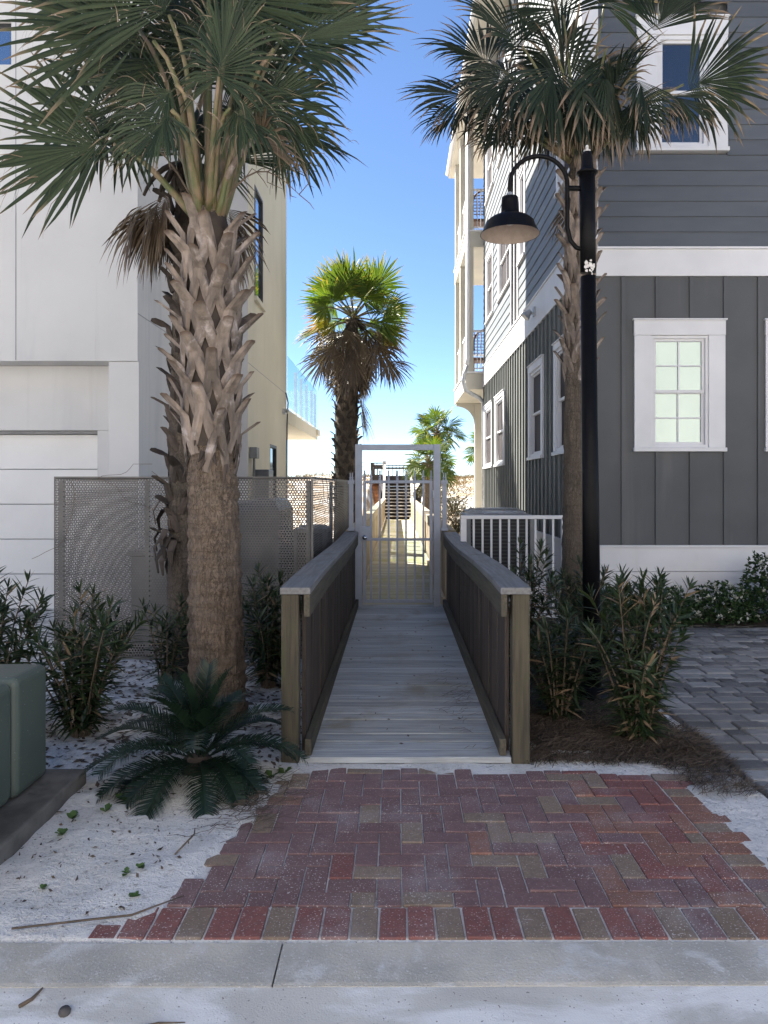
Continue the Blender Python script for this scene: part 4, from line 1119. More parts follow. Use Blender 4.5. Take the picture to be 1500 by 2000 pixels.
for (x, y) in ((PX0 + 0.05, PY + 0.05), (-2.30, PY + 0.05), (-1.5, PY + 0.05), (PX1 - 0.05, PY + 0.05), (PX1 - 0.05, PY + 2.4), (PX1 - 0.05, PY + 4.9)):
    mb = MB(); mb.box(x - 0.02, x + 0.02, y - 0.02, y + 0.02, -0.05, PT - 0.03); mb.build('fence_post', M['acmetal'], FN)
mb = MB(); mb.box(PX0, PX1, PY + 0.006, PY + 0.05, -0.06, 0.05); mb.build('base_rail', M['darkwood'], FN)
mb = MB()
for j in range(13):
    for i in range(13):
        x, y = PX0 + 0.03 + (PX1 - PX0 - 0.06) * i / 12, PY + 0.06 + 2.2 * j / 12
        mb.v.append((x, y, 0.045 + 0.015 * mn.noise(Vector((x * 5, y * 5, 1))))); mb.c.append((0.5, 0, 0))
for j in range(12):
    for i in range(12):
        a = j * 13 + i; mb.f.append((a, a + 1, a + 14, a + 13))
tag(mb.build('mulch_bed', M['mulch'], smooth=True), kind='structure')  # added dark floor, the shade inside the fence put into its colour
# dry vine over the fence
mb = MB(); qv = random.Random(9)
for k in range(5):
    x, z = qv.uniform(-3.0, -1.75), PT + qv.uniform(-0.05, 0.06); pts = []
    a = qv.uniform(-0.4, 0.4)
    for i in range(14):
        pts.append((x, PY - 0.012 - 0.01 * qv.random(), z)); a += qv.gauss(0, 0.35)
        x += 0.06 * math.cos(a); z = min(z + 0.06 * math.sin(a) - 0.012, PT + 0.12)
    mb.tube(pts, 0.0022, 5)
for k in range(5):
    y, z = qv.uniform(6.9, 9.5), PT + 0.02; pts = []; a = qv.uniform(-1.2, 0.5)
    for i in range(14):
        pts.append((PX1 + 0.012, y, z)); a += qv.gauss(0, 0.4); y += 0.07 * math.cos(a); z = min(z + 0.06 * math.sin(a), PT + 0.14)
    mb.tube(pts, 0.003, 5)
tag(mb.build('dry_vine', M['stem']), 'thin dry vine tangled along the top of the perforated fence', 'vine')

def condenser(x, y, z, w_, d_, h, label, rz=0):
    t = thing('condenser_unit', label, 'air conditioner', (x, y, z), rz)
    mb = MB()
    for sx in (-1, 1):
        for sy in (-1, 1): mb.box(sx * w_ / 2 - 0.03, sx * w_ / 2 + 0.03, sy * d_ / 2 - 0.03, sy * d_ / 2 + 0.03, 0, h - 0.05)
    mb.box(-w_ / 2, w_ / 2, -d_ / 2, d_ / 2, 0, 0.06); mb.box(-w_ / 2 - 0.02, w_ / 2 + 0.02, -d_ / 2 - 0.02, d_ / 2 + 0.02, h - 0.06, h - 0.01)
    mb.build('cabinet', M['acmetal'], t, bevel=0.012, local=True)
    mb = MB(); mb.box(-w_ / 2 + 0.02, w_ / 2 - 0.02, -d_ / 2 + 0.02, d_ / 2 - 0.02, 0.06, h - 0.06); mb.build('coil', M['acdark'], t, local=True)
    mb = MB(); zz = 0.1
    while zz < h - 0.1:
        for s_ in (-1, 1):
            mb.box(-w_ / 2 + 0.03, w_ / 2 - 0.03, s_ * d_ / 2 - 0.006, s_ * d_ / 2 + 0.006, zz, zz + 0.014); mb.box(s_ * w_ / 2 - 0.006, s_ * w_ / 2 + 0.006, -d_ / 2 + 0.03, d_ / 2 - 0.03, zz, zz + 0.014)
        zz += 0.045
    mb.build('louvre_grille', M['grille'], t, local=True)
    mb = MB()
    for k in range(4):
        r_ = (k + 1) / 4.3 * min(w_, d_) / 2; mb.tube([(r_ * math.cos(a), r_ * math.sin(a), h + 0.01) for a in np.linspace(0, 2 * math.pi, 21)], 0.006, 5)
    for k in range(6): a = k * math.pi / 3; mb.beam((0, 0, h + 0.008), (min(w_, d_) / 2 * math.cos(a), min(w_, d_) / 2 * math.sin(a), h + 0.0), 0.01, 0.01)
    mb.build('fan_guard', M['galv'], t, local=True)
condenser(1.30, 9.75, 0.40, 0.8, 0.8, 0.84, 'grey air conditioner on a stand just behind the white picket railing')
condenser(1.46, 11.2, 0.40, 0.8, 0.8, 0.84, 'second grey air conditioner, farther along the side of the grey house')
mb = MB(); mb.box(0.92, 1.85, 9.2, 11.8, -0.05, 0.39); tag(mb.build('equipment_stand', M['trim']), 'white platform carrying the two air conditioners', 'stand')
condenser(-0.98, 8.7, 0.0, 0.34, 0.6, 1.12, 'narrow grey air conditioner behind the perforated fence corner')
def covered(x0, x1, y0, y1, h, label):
    mb = MB(); nn = 18; nz = 10
    o = 0
    for j in range(nz + 1):
        t_ = j / nz
        for i in range(nn * 4):
            s_ = i / nn; e = int(s_); f = s_ - e
            px, py = [((-1 + 2 * f), -1), (1, (-1 + 2 * f)), ((1 - 2 * f), 1), (-1, (1 - 2 * f))][e]
            fold = 0.035 * math.sin(i * 1.1 + 2 * math.sin(i * 0.7)) * (1 - t_)
            sh = 1 - 0.08 * t_ - (0.12 if j == nz else 0) + fold
            mb.v.append(((x0 + x1) / 2 + px * (x1 - x0) / 2 * sh, (y0 + y1) / 2 + py * (y1 - y0) / 2 * sh, 0.02 + h * min(1, t_ * 1.04) + (0.03 * math.sin(px * 3) if j >= nz - 1 else 0))); mb.c.append((0.5, 0, 0))
    for j in range(nz):
        for i in range(nn * 4):
            i2 = (i + 1) % (nn * 4); a = j * nn * 4; b = a + nn * 4; mb.f.append((a + i, a + i2, b + i2, b + i))
    mb.f.append(tuple(nz * nn * 4 + i for i in range(nn * 4)))
    tag(mb.build('covered_grill', M['cover'], smooth=False), label, 'grill')
covered(-1.75, -1.15, 7.3, 8.4, 1.42, 'grill under a dark wrinkled cover inside the perforated fence')
condenser(-1.98, 7.6, 0.05, 0.36, 0.7, 1.25, 'tall grey air conditioner behind the perforated fence beside the covered grill')
mb = MB(); mb.box(-2.62, -2.2, 7.3, 7.9, 0.02, 0.9); mb.box(-2.65, -2.17, 7.26, 7.94, 0.905, 0.96); bn = tag(mb.build('storage_bin', M['acmetal'], bevel=0.02), 'grey lidded bin inside the fence in front of the stucco wall', 'bin')

# white picket railing by the right house
PR = thing('picket_railing', 'white metal picket railing screening the air conditioners', 'railing', (1.3, 8.3, 0))
mb = MB(); mb.box(0.715, 1.90, 8.27, 8.33, 1.225, 1.265); mb.box(0.76, 1.90, 8.285, 8.315, 0.12, 0.15); mb.build('top_rail', M['trim'], PR, bevel=0.004)
for x in (0.745, 1.87):
    mb = MB(); mb.box(x - 0.032, x + 0.032, 8.268, 8.332, -0.05, 1.224); mb.build('post', M['trim'], PR, bevel=0.003)
for i in range(10):
    x = 0.86 + i * 0.0985; mb = MB(); mb.box(x - 0.011, x + 0.011, 8.289, 8.311, 0.151, 1.224); mb.build('picket', M['trim'], PR)
# ------------------------------------------------------------------ transformer box
TB = thing('transformer_box', 'green metal utility box with rounded edges on a concrete pad', 'utility box', (-2.4, 3.3, 0))
mb = MB(); mb.box(-3.2, -1.83, 2.75, 3.55, 0.09, 0.665); mb.build('cover', M['xform'], TB, bevel=0.045, segs=4)
mb = MB(); mb.box(-3.2, -1.82, 3.553, 3.88, 0.09, 0.675); mb.build('rear_body', M['xform'], TB, bevel=0.04, segs=4)
mb = MB(); mb.box(-1.8285, -1.822, 3.02, 3.06, 0.36, 0.44); mb.build('latch', M['dark_frame'], TB)
mb = MB(); mb.box(-3.3, -1.66, 2.72, 3.98, -0.1, 0.085); mb.build('concrete_pad', M['pad'], TB, bevel=0.012)

# ------------------------------------------------------------------ lamp post
LX, LY = 1.43, 5.5
def lx(p): return (p - VX) / F_PX * LY
def lz(p): return 1.6 - (p - VY) / F_PX * LY
LP = thing('street_lamp', 'black gooseneck street lamp with chipped paint rising from the oleanders', 'street lamp', (LX, LY, 0))
TX = -0.011    # slight lean
def px_(z): return LX + 0.022 + TX * z
mb = MB(); mb.tube([(px_(0), LY, -0.1), (px_(lz(540)), LY, lz(540))], [0.067, 0.056], 24); mb.tube([(px_(0), LY, -0.05), (px_(0.1), LY, 0.12)], [0.12, 0.10], 20); mb.build('pole', M['black'], LP, smooth=True)
zs0, zs1 = lz(532), lz(340)
mb = MB(); mb.tube([(px_(zs0), LY, zs0), (px_(zs1), LY, zs1)], 0.058, 24); mb.build('upper_sleeve', M['black'], LP, smooth=True)
mb = MB(); mb.lathe([(0.058, 0), (0.078, 0.006), (0.078, 0.018), (0.06, 0.026), (0.046, 0.05), (0.036, 0.14), (0.032, 0.165), (0.0, 0.168)], (px_(zs1), LY, zs1 - 0.005), 20); cp = mb.build('cap', M['black'], LP, smooth=True)
mb = MB(); mb.lathe([(0.026, 0), (0.026, 0.012), (0.012, 0.016), (0.012, 0.04), (0.009, 0.05), (0, 0.052)], (px_(zs1), LY, zs1 + 0.163), 12); mb.build('finial', M['chip'], cp, smooth=True)
qv = random.Random(4); mb = MB()
for k in range(20):
    a = -math.pi / 2 + qv.gauss(-0.05, 0.34); z = lz(532) + qv.gauss(0.035, 0.026); s_ = qv.uniform(0.005, 0.017); r_ = 0.0585
    pts = []
    for e in range(7):
        aa = a + s_ / r_ * math.cos(e * 0.9) * qv.uniform(0.6, 1.1); zz = z + s_ * math.sin(e * 0.9) * qv.uniform(0.7, 1.5)
        pts.append((px_(zz) + (r_ + 0.0006) * math.cos(aa), LY + (r_ + 0.0006) * math.sin(aa), zz))
    mb.add(pts, [tuple(range(7))])
mb.build('bare_patch', M['chip'], LP)
# gooseneck
xs_, xt, rr = lx(996), lx(1108), (lx(1108) - lx(996)) / 2
zarc = lz(360)
pts = [(px_(lz(488)) - 0.03, LY, lz(488)), (lx(1126), LY, lz(484)), (lx(1114), LY, lz(470)), (xt, LY, lz(446)), (xt, LY, lz(400)), (xt, LY, zarc)]
pts += [((xs_ + xt) / 2 + rr * math.cos(a), LY, zarc + rr * 0.98 * math.sin(a)) for a in np.linspace(0.15, math.pi, 18)] + [(xs_, LY, lz(384))]
mb = MB(); mb.tube(pts, 0.0165, 12); mb.beam((xt, LY, lz(368)), (px_(lz(368)), LY, lz(368)), 0.03, 0.03); mb.build('gooseneck_arm', M['black'], LP, smooth=True)
SX = lx(996)
mb = MB(); k = LY / F_PX
mb.lathe([(0.0, 0.0), (0.020, 0.0), (0.024, -0.012), (0.060, -0.018), (0.062, -0.05), (0.066, -0.125), (0.078, -0.148), (0.14, -0.172), (0.175, -0.20), (0.195, -0.255), (0.216, -0.288), (0.219, -0.294)], (SX, LY, lz(381)), 40); sh = mb.build('lamp_shade', M['black'], LP, smooth=True)
mb = MB(); mb.lathe([(0.216, -0.293), (0.192, -0.258), (0.171, -0.205), (0.136, -0.178), (0.06, -0.155), (0.0, -0.15)], (SX, LY, lz(381)), 40); mb.build('shade_lining', M['lampin'], sh, smooth=True)
mb = MB(); mb.lathe([(0.0155, 0.02), (0.024, 0.016), (0.026, 0.0), (0.034, -0.004), (0.034, -0.014), (0.02, -0.016)], (SX, LY, lz(381)), 16); mb.build('collar', M['galv'], sh, smooth=True)
mb = MB(); mb.lathe([(0.03, -0.15), (0.035, -0.18), (0.03, -0.215), (0, -0.23)], (SX, LY, lz(381)), 16); mb.build('bulb', M['chip'], sh, smooth=True)

# ------------------------------------------------------------------ palms
def rot_about(v, axis, a): return Matrix.Rotation(a, 3, axis) @ v

def fan_leaf(mbl, mbp, P, d, pet, Rf, q, A=R(118), nseg=42, droop=0.35, bend=0.35, roll=0.0, fold=0.25, dead=0.0, costa=0.35, petw=0.022, tipdroop=0.5, lenvar=0.14, threads=0.0, H=None, fdir=None, udir=None):
    P, d = Vector(P), Vector(d).normalized()
    pts = []; p = P.copy(); dd = d.copy()
    n = 7
    for i in range(n + 1):
        pts.append(p.copy()); p = p + dd * (pet / n)
        dd = (dd + Vector((0, 0, -1)) * (bend / n)).normalized()
    if H is not None:
        H, dd = Vector(H), Vector(fdir).normalized()
        Lp = (H - P).length; c1 = P + (d * 0.6 + (H - P).normalized() * 0.4) * Lp * 0.4; c2 = H - (dd * 0.5 + (H - P).normalized() * 0.5) * Lp * 0.35
        pts = [P * (1 - t) ** 3 + c1 * 3 * t * (1 - t) ** 2 + c2 * 3 * t * t * (1 - t) + H * t ** 3 for t in [i / n for i in range(n + 1)]]
    if mbp is not None:
        mbp.col = (q.random(), 0, 0)
        mbp.tube(pts, [petw * (1.35 - 0.75 * i / n) for i in range(n + 1)], 6)
    f = dd; Hh = pts[-1]
    s0 = f.cross(Zv)
    if s0.length < 0.05: s0 = f.cross(Vector((0, 1, 0)))
    s0.normalize(); u0 = s0.cross(f).normalized()
    s = rot_about(s0, f, roll); u = rot_about(u0, f, roll)
    if udir is not None:
        u = Vector(udir); u = (u - f * u.dot(f)).normalized(); s = f.cross(u).normalized()
    dv = Vector((0, 0, -1))
    ts = (0.0, 0.16, 0.34, 0.52, 0.68, 0.84, 1.0)
    for i in range(nseg):
        c = (i + 0.5) / nseg * 2 - 1
        a = c * A + q.gauss(0, 0.012)
        st_ = Hh + f * (Rf * costa * max(0.0, math.cos(a * 0.75)) ** 2) * 0.6 + dv * (0.05 * Rf * droop * math.cos(a * 0.7))
        dirv = (f * math.cos(a) + s * math.sin(a) + u * fold * abs(math.sin(a)) * 0.8).normalized()
        L = Rf * (0.80 + 0.20 * math.cos(a)) * (1 + q.uniform(-lenvar, lenvar)) * (1 - 0.25 * costa * math.cos(a))
        if q.random() < 0.04: continue
        if q.random() < 0.07: L *= q.uniform(0.5, 0.8)
        dro = droop * (0.7 + 0.7 * q.random()); td = tipdroop * (0.3 + q.random() * 1.2)
        da = 2 * A / nseg
        rr_ = q.random(); sv = dirv.cross(u).normalized()
        dirc = dirv.copy()
        pp = st_.copy(); vs, cols = [], []
        lat = q.gauss(0, 0.20)
        prev = 0
        wmax = 2 * (0.52 * L) * math.tan(da / 2) * 1.12
        for t in ts:
            step = (t - prev) * L; prev = t
            pp = pp + dirc * step
            g = dro * (0.25 + t) * (t - prev + 0.18) + (td * 0.38 if t > 0.5 else 0.0)
            dirc = (dirc + dv * g * 0.55 + sv * (lat * 0.25 if t > 0.5 else 0)).normalized()
            if t <= 0.52: w_ = max(0.004, wmax * (t / 0.52))
            else: w_ = wmax * (1 - (t - 0.52) / 0.48) ** 0.62 * 0.95 + 0.0012
            pl = u * (w_ * 0.32)
            vs += [pp - sv * w_ / 2, pp + pl, pp + sv * w_ / 2]
            cols += [(rr_, t, dead)] * 3
        fs = []
        for k in range(len(ts) - 1):
            b = k * 3; fs += [(b, b + 1, b + 4, b + 3), (b + 1, b + 2, b + 5, b + 4)]
        mbl.add(vs, fs, cols)
        if q.random() < threads:
            b = Vector(vs[3 * 3 + 1]); tdv = (dirv + Vector((q.gauss(0, 0.4), q.gauss(0, 0.4), q.gauss(0, 0.3)))).normalized(); tv = []
            LT = L * q.uniform(0.25, 0.6)
            for k in range(7):
                ww = 0.0028 * (1 - k / 7.5); tv += [b - sv * ww, b + sv * ww]
                b = b + tdv * LT / 6; tdv = (tdv + dv * 0.35 + Vector((q.gauss(0, 0.15), q.gauss(0, 0.15), 0))).normalized()
            mbl.add(tv, [(2 * k, 2 * k + 1, 2 * k + 3, 2 * k + 2) for k in range(6)], [(rr_, 0.75 if q.random() < 0.5 else 1.2, dead)] * 14)

def make_trunk(name, root, pts, rads, m, nseg=40, rough=0.006, dz=0.035):
    """bumpy tapered trunk through pts"""
    mb = MB(); nz = len(pts)
    # resample
    P, Rr = [], []
    total = pts[-1][2] - pts[0][2]; N = max(24, int(total / dz))
    for i in range(N + 1):
        t = i / N * (nz - 1); k = min(int(t), nz - 2); f = t - k
        P.append(Vector(pts[k]).lerp(Vector(pts[k + 1]), f)); Rr.append(rads[k] * (1 - f) + rads[k + 1] * f)
    for i, p in enumerate(P):
        for k in range(nseg):
            a = 2 * math.pi * k / nseg
            r_ = Rr[i] + rough * (mn.noise(Vector((math.cos(a) * 3 + p.x, math.sin(a) * 3, p.z * 7))) + 0.9 * mn.noise(Vector((math.cos(a) * 9, math.sin(a) * 9 + p.x, p.z * 22))) + 0.8 * mn.noise(Vector((math.cos(a) * 16, math.sin(a) * 16 + p.x, p.z * 12)))) + rough * 0.5 * math.sin(p.z * 70 + 2 * mn.noise(Vector((a, p.z, 0))))
            mb.v.append((p.x + r_ * math.cos(a), p.y + r_ * math.sin(a), p.z)); mb.c.append((0.5, 0, 0))
    for i in range(N):
        for k in range(nseg):
            k2 = (k + 1) % nseg; mb.f.append((i * nseg + k, i * nseg + k2, (i + 1) * nseg + k2, (i + 1) * nseg + k))
    mb.f.append(tuple(N * nseg + k for k in range(nseg)))
    return mb.build(name, m, root, smooth=True)

def boot(trunk, c, r, a, z, stub, w_, leg, q, m, splay=0.33, flare=0.11, th=0.027):
    """forked leaf base: two straps hugging the trunk that meet in a cut stub standing off it"""
    mb = MB(); mb.col = (q.random(), 0, 0.0)
    cx, cy = c
    def onr(aa, zz, off): return Vector((cx + (r + off) * math.cos(aa), cy + (r + off) * math.sin(aa), zz))
    def nr(aa): return Vector((math.cos(aa), math.sin(aa), 0.25))
    tw = q.gauss(0, 0.07)
    pts = [onr(a, z - leg * 0.15, 0.012), onr(a + tw * 0.3, z + stub * 0.25, 0.018), onr(a + tw * 0.7, z + stub * 0.65, 0.025 + flare * 0.5), onr(a + tw, z + stub, 0.03 + flare)]
    nn = [nr(a)] * 4
    mb.strap(pts, nn, [w_ * 1.25, w_ * 1.1, w_ * 0.9, w_ * 0.78], [th, th * 1.2, th * 1.3, th * 1.1])
    mb.col = (mb.col[0], 0, 1.0)
    for sgn in (-1, 1):
        sp = splay * q.uniform(0.85, 1.15)
        pts = [onr(a + sgn * sp * 1.25, z - leg, 0.000), onr(a + sgn * sp * 0.85, z - leg * 0.6, 0.010), onr(a + sgn * sp * 0.42, z - leg * 0.15, 0.018), onr(a + sgn * 0.03, z + stub * 0.3, 0.017)]
        mb.strap(pts, [nr(a + sgn * sp * (1.2 - 0.4 * i)) for i in range(4)], [w_ * 0.7, w_ * 0.85, w_ * 0.78, w_ * 0.55], [th * 0.5, th * 0.8, th, th * 0.8])
    mb.build('leaf_base', m, trunk)

GA = 2.39996
# --- big cabbage palm, front left
q = random.Random(31)
PL = thing('cabbage_palm', 'large cabbage palm with criss-crossed leaf bases, left of the walk beside the sago', 'palm tree', (-1.22, 5.0, 0))
ptsL = [(-1.20, 5, -0.1), (-1.215, 5, 0.5), (-1.225, 5, 1.0), (-1.235, 5, 1.5), (-1.245, 5, 1.9), (-1.25, 5, 2.4), (-1.255, 5, 2.9), (-1.27, 5, 3.45)]
trL = make_trunk('trunk', PL, ptsL, [0.195, 0.180, 0.172, 0.163, 0.150, 0.150, 0.140, 0.10], M['bark'], 110, 0.010, 0.016)
nb = 56
for i in range(nb):
    t = i / (nb - 1); z = 1.90 + t * 1.42
    a = GA * i + 0.4
    rr_ = 0.152 + 0.012 * math.sin(t * 3.1) - 0.035 * max(0, t - 0.6)
    boot(trL, (-1.245 - 0.015 * t, 5.0), rr_, a, z, q.uniform(0.13, 0.20), 0.088 * q.uniform(0.85, 1.2), q.uniform(0.14, 0.2) if i > 8 else q.uniform(0.2, 0.27), q, M['boot'], splay=0.36, flare=q.uniform(0.06, 0.15))
mb = MB(); mb.lathe([(0.158, 1.86), (0.166, 1.95), (0.168, 2.4), (0.160, 2.9), (0.135, 3.25), (0.09, 3.45)], (-1.25, 5.0, 0), 40); mb.build('fibre_sheath', M['boot2'], trL, smooth=True)  # dark sleeve added as the shade in the gaps between leaf bases
mb = MB()
for k in range(26):
    a = GA * k; z = q.uniform(1.74, 1.98); o = Vector((math.cos(a), math.sin(a), 0)); p0 = Vector((-1.24, 5.0, z)) + o * 0.165; tg = Vector((-math.sin(a), math.cos(a), 0))
    mb.col = (q.random(), 0, 0); L = q.uniform(0.07, 0.16); sl_ = q.gauss(0, 0.5)
    mb.strap([p0, p0 - Zv * L * 0.5 + tg * L * 0.3 * sl_ + o * 0.006, p0 - Zv * L + tg * L * 0.7 * sl_ + o * q.uniform(0.0, 0.02)], [o] * 3, [0.035, 0.026, 0.006], [0.006] * 3)
mb.build('ragged_husk', M['boot2'], trL)
heart = Vector((-1.265, 5.0, 3.40))
def frond(root, P, d, pet, Rf, q, m='fan', mp='petiole', name='frond', **kw):
    mbl, mbp = MB(), MB()
    fan_leaf(mbl, mbp, P, d, pet, Rf, q, **kw)
    fo = mbl.build(name, M[m], root)
    mbp.build('leaf_stalk', M[mp], fo, smooth=True)
    return fo
def frond_at(root, P, px, py, Y, ang, Rpx, q, m='fan', tiltf=0.0, up=None, **kw):
    """a fan whose blade starts at the given place; ang = direction its middle points, seen from the street"""
    X, Z_ = (px - VX) / F_PX * Y, 1.6 - (py - VY) / F_PX * Y
    a = R(ang); f = Vector((math.cos(a), tiltf, math.sin(a)))
    u = Vector(up) if up else Vector((q.gauss(0, 0.35), -1, q.gauss(0.15, 0.3)))
    H = Vector((X, Y, Z_)); d = (H - Vector(P)); d.z += 0.3 * d.length
    kw.setdefault('A', R(110))
    if Y < 10: kw.setdefault('threads', 0.5)
    return frond(root, P, d, 1.0, Rpx / F_PX * Y, q, m, H=H, fdir=f, udir=u, **kw)
fl = [ # px, py, depth, angle, R px, A, droop, tipdroop, tilt, fold
    (222, 282, 4.80, 187, 232, 66, 0.08, 0.22, -0.10, 0.15),
    (300, 80, 4.75, 170, 285, 66, 0.15, 0.35, -0.15, 0.25),
    (262, 45, 5.15, 150, 270, 70, 0.20, 0.40, 0.15, 0.25),
    (330, 30, 4.70, 135, 260, 85, 0.25, 0.35, -0.1, 0.25),
    (428, 150, 4.55, 75, 175, 128, 0.42, 0.9, -0.25, 0.15),
    (455, 20, 4.75, 60, 260, 95, 0.25, 0.4, -0.15, 0.25),
    (535, 95, 4.80, 18, 250, 72, 0.15, 0.35, -0.1, 0.2),
    (560, 60, 5.10, 40, 220, 80, 0.15, 0.35, 0.1, 0.2),
    (505, 190, 4.70, -14, 175, 78, 0.55, 1.2, -0.25, 0.3),
    (530, 235, 5.10, -30, 150, 70, 0.6, 1.2, 0.1, 0.3),
    (345, 165, 4.70, 228, 135, 58, 0.5, 1.2, -0.2, 0.3),
    (335, 215, 4.60, 240, 160, 75, 0.7, 1.3, -0.3, 0.35),
    (405, -90, 4.9, 95, 250, 110, 0.25, 0.4, 0.0, 0.2),
    (360, 120, 5.3, 100, 250, 120, 0.3, 0.5, 0.2, 0.2),
    (470, 120, 5.3, 70, 240, 120, 0.3, 0.5, 0.2, 0.2),
    (310, 200, 5.4, 130, 200, 105, 0.4, 0.7, 0.3, 0.2),
    (400, 60, 5.5, 90, 260, 125, 0.3, 0.5, 0.3, 0.2),
    (450, 210, 4.62, -35, 150, 75, 0.8, 1.4, -0.3, 0.4),
]
for (px, py, Y, an, rp, A_, dr, td, ti, fo_) in fl:
    d0 = Vector(((px - 400) / 290, (Y - 5.0), 0)); d0 = d0.normalized() * 0.075 if d0.length > 0.01 else d0
    frond_at(PL, heart + d0 + Zv * q.uniform(-0.06, 0.04), px, py, Y, an, rp, q, tiltf=ti, A=R(A_), droop=dr, tipdroop=td, fold=fo_ * q.choice([-1, 1, 1]), nseg=int(A_ * 0.44), petw=q.uniform(0.018, 0.025))
for (dx, dy, dz, pet, rf) in ((0.35, -0.30, 0.9, 0.6, 0.36),):
    frond(PL, heart + Vector((dx, dy, 0)) * 0.1, (dx, dy, dz), pet, rf, q, 'dead', 'boot', 'dead_frond', roll=q.gauss(0, 0.5), droop=1.0, bend=1.3, A=R(60), nseg=18)
for i in range(5):
    a = GA * i + 0.3; el = R(80 - 4 * i)
    d = Vector((math.cos(a) * math.cos(el), abs(math.sin(a)) * math.cos(el) + 0.25, math.sin(el)))
    frond(PL, heart, d, q.uniform(0.65, 0.85), q.uniform(0.72, 0.85), q, roll=q.gauss(0, 0.6), droop=0.35, bend=0.35, A=R(112), nseg=44, petw=0.02)
mb = MB()
for k in range(90):
    c = Vector((q.gauss(-1.24, 0.30), q.uniform(4.5, 5.0), q.uniform(3.75, 4.65))); L = q.uniform(0.06, 0.22); mb.col = (q.random(), 0, 0)
    dx = q.gauss(0, 0.5); vs = []; p = c.copy(); d = Vector((dx, q.gauss(0, 0.3), q.uniform(-0.2, 0.6))).normalized()
    for i in range(6):
        w_ = 0.0045 * (1 - i / 6); vs += [p - Vector((w_, 0, 0)), p + Vector((w_, 0, w_))]; p = p + d * L / 5; d = (d + Vector((0, 0, -0.45))).normalized()
    mb.add(vs, [(2 * i, 2 * i + 1, 2 * i + 3, 2 * i + 2) for i in range(5)])
mb.build('dry_leaves', M['straw_pale'], PL)
# bare flower stalk
mb = MB()
for (p, e) in (((0.05, -0.05, 0), (0.62, -0.1, 0.12)), ((-0.05, -0.06, 0.02), (-0.62, -0.1, 0.42))):
    P0 = heart + Vector(p); P1 = heart + Vector(e)
    main = [P0.lerp(P1, t) + Zv * (0.22 * math.sin(t * math.pi)) for t in np.linspace(0, 1, 9)]
    mb.tube(main, [0.008 * (1 - 0.7 * i / 8) for i in range(9)], 5)
    for i in range(3, 9):
        for s_ in (-1, 1):
            b0 = main[i]; mb.tube([b0, b0 + Vector((q.gauss(0.02, 0.03), q.gauss(0, 0.04), s_ * q.uniform(0.03, 0.09))), b0 + Vector((q.gauss(0.06, 0.03), q.gauss(0, 0.04), s_ * q.uniform(0.02, 0.12) - 0.05))], [0.0035, 0.003, 0.0015], 4)
mb.build('flower_stalk', M['stem'], PL)

# --- slim palm just behind it, with dead skirt
q = random.Random(41)
PB = thing('cabbage_palm', 'slimmer palm hidden behind the large left palm, with hanging dead fronds', 'palm tree', (-1.80, 6.2, 0))
trB = make_trunk('trunk', PB, [(-1.80, 6.2, -0.1), (-1.80, 6.2, 0.6), (-1.79, 6.2, 1.2), (-1.77, 6.2, 2.2), (-1.75, 6.2, 3.6), (-1.74, 6.2, 4.4)], [0.125, 0.115, 0.11, 0.12, 0.11, 0.08], M['bark2'], 36, 0.006)
for i in range(60):
    t = i / 59; z = 1.12 + t * 3.0
    boot(trB, (-1.79 + 0.04 * t, 6.2), 0.108, GA * i + 1.0, z, q.uniform(0.05, 0.10), 0.075, 0.11, q, M['boot2'], splay=0.3, flare=q.uniform(0.05, 0.11), th=0.028)
hB = Vector((-1.74, 6.2, 4.40))
for (dx, dy, dz) in ((-0.8, 0, 0.7), (-0.4, -0.5, 0.9), (0.5, 0.2, 0.9), (0.9, -0.2, 0.4), (-0.9, -0.3, 0.2), (0.2, 0.6, 1.0), (-0.3, 0.3, 1.2), (0.3, -0.1, 1.2)):
    frond(PB, hB, (dx, dy, dz), 0.65, 0.8, q, roll=q.gauss(0, 0.8), droop=0.45, bend=0.6, nseg=36)
for (dx, dy, dz, rf, pt) in ((-0.9, -0.3, -0.05, 0.62, 0.50), (-0.6, -0.5, -0.25, 0.66, 0.40), (-0.95, 0.1, -0.3, 0.60, 0.42), (-0.4, -0.7, -0.2, 0.58, 0.38), (0.9, -0.2, -0.1, 0.62, 0.50), (0.8, -0.5, -0.2, 0.66, 0.52), (0.95, 0.2, -0.2, 0.6, 0.5), (-0.7, -0.1, -0.5, 0.55, 0.33)):
    frond(PB, hB - Zv * 0.12, (dx, dy, dz), pt, rf, q, 'dead', 'boot2', 'dead_frond', roll=q.gauss(0, 0.4), droop=1.1, bend=2.0, A=R(62), nseg=30, fold=0.6, tipdroop=0.9)
mb = MB()
for k in range(11):
    a = q.uniform(2.2, 4.6); z = q.uniform(0.95, 1.45); p0 = Vector((-1.79 + 0.11 * math.cos(a), 6.2 + 0.11 * math.sin(a), z)); o = Vector((math.cos(a), math.sin(a), 0))
    mb.col = (q.random(), 0, 0)
    mb.strap([p0, p0 + o * 0.07 + Zv * 0.02, p0 + o * 0.12 - Zv * 0.06, p0 + o * 0.10 - Zv * 0.17], [o + Zv * 0.3, o + Zv, o + Zv * 0.5, o], [0.09, 0.08, 0.06, 0.02], [0.008] * 4)
mb.build('peeling_husk', M['boot2'], trB)

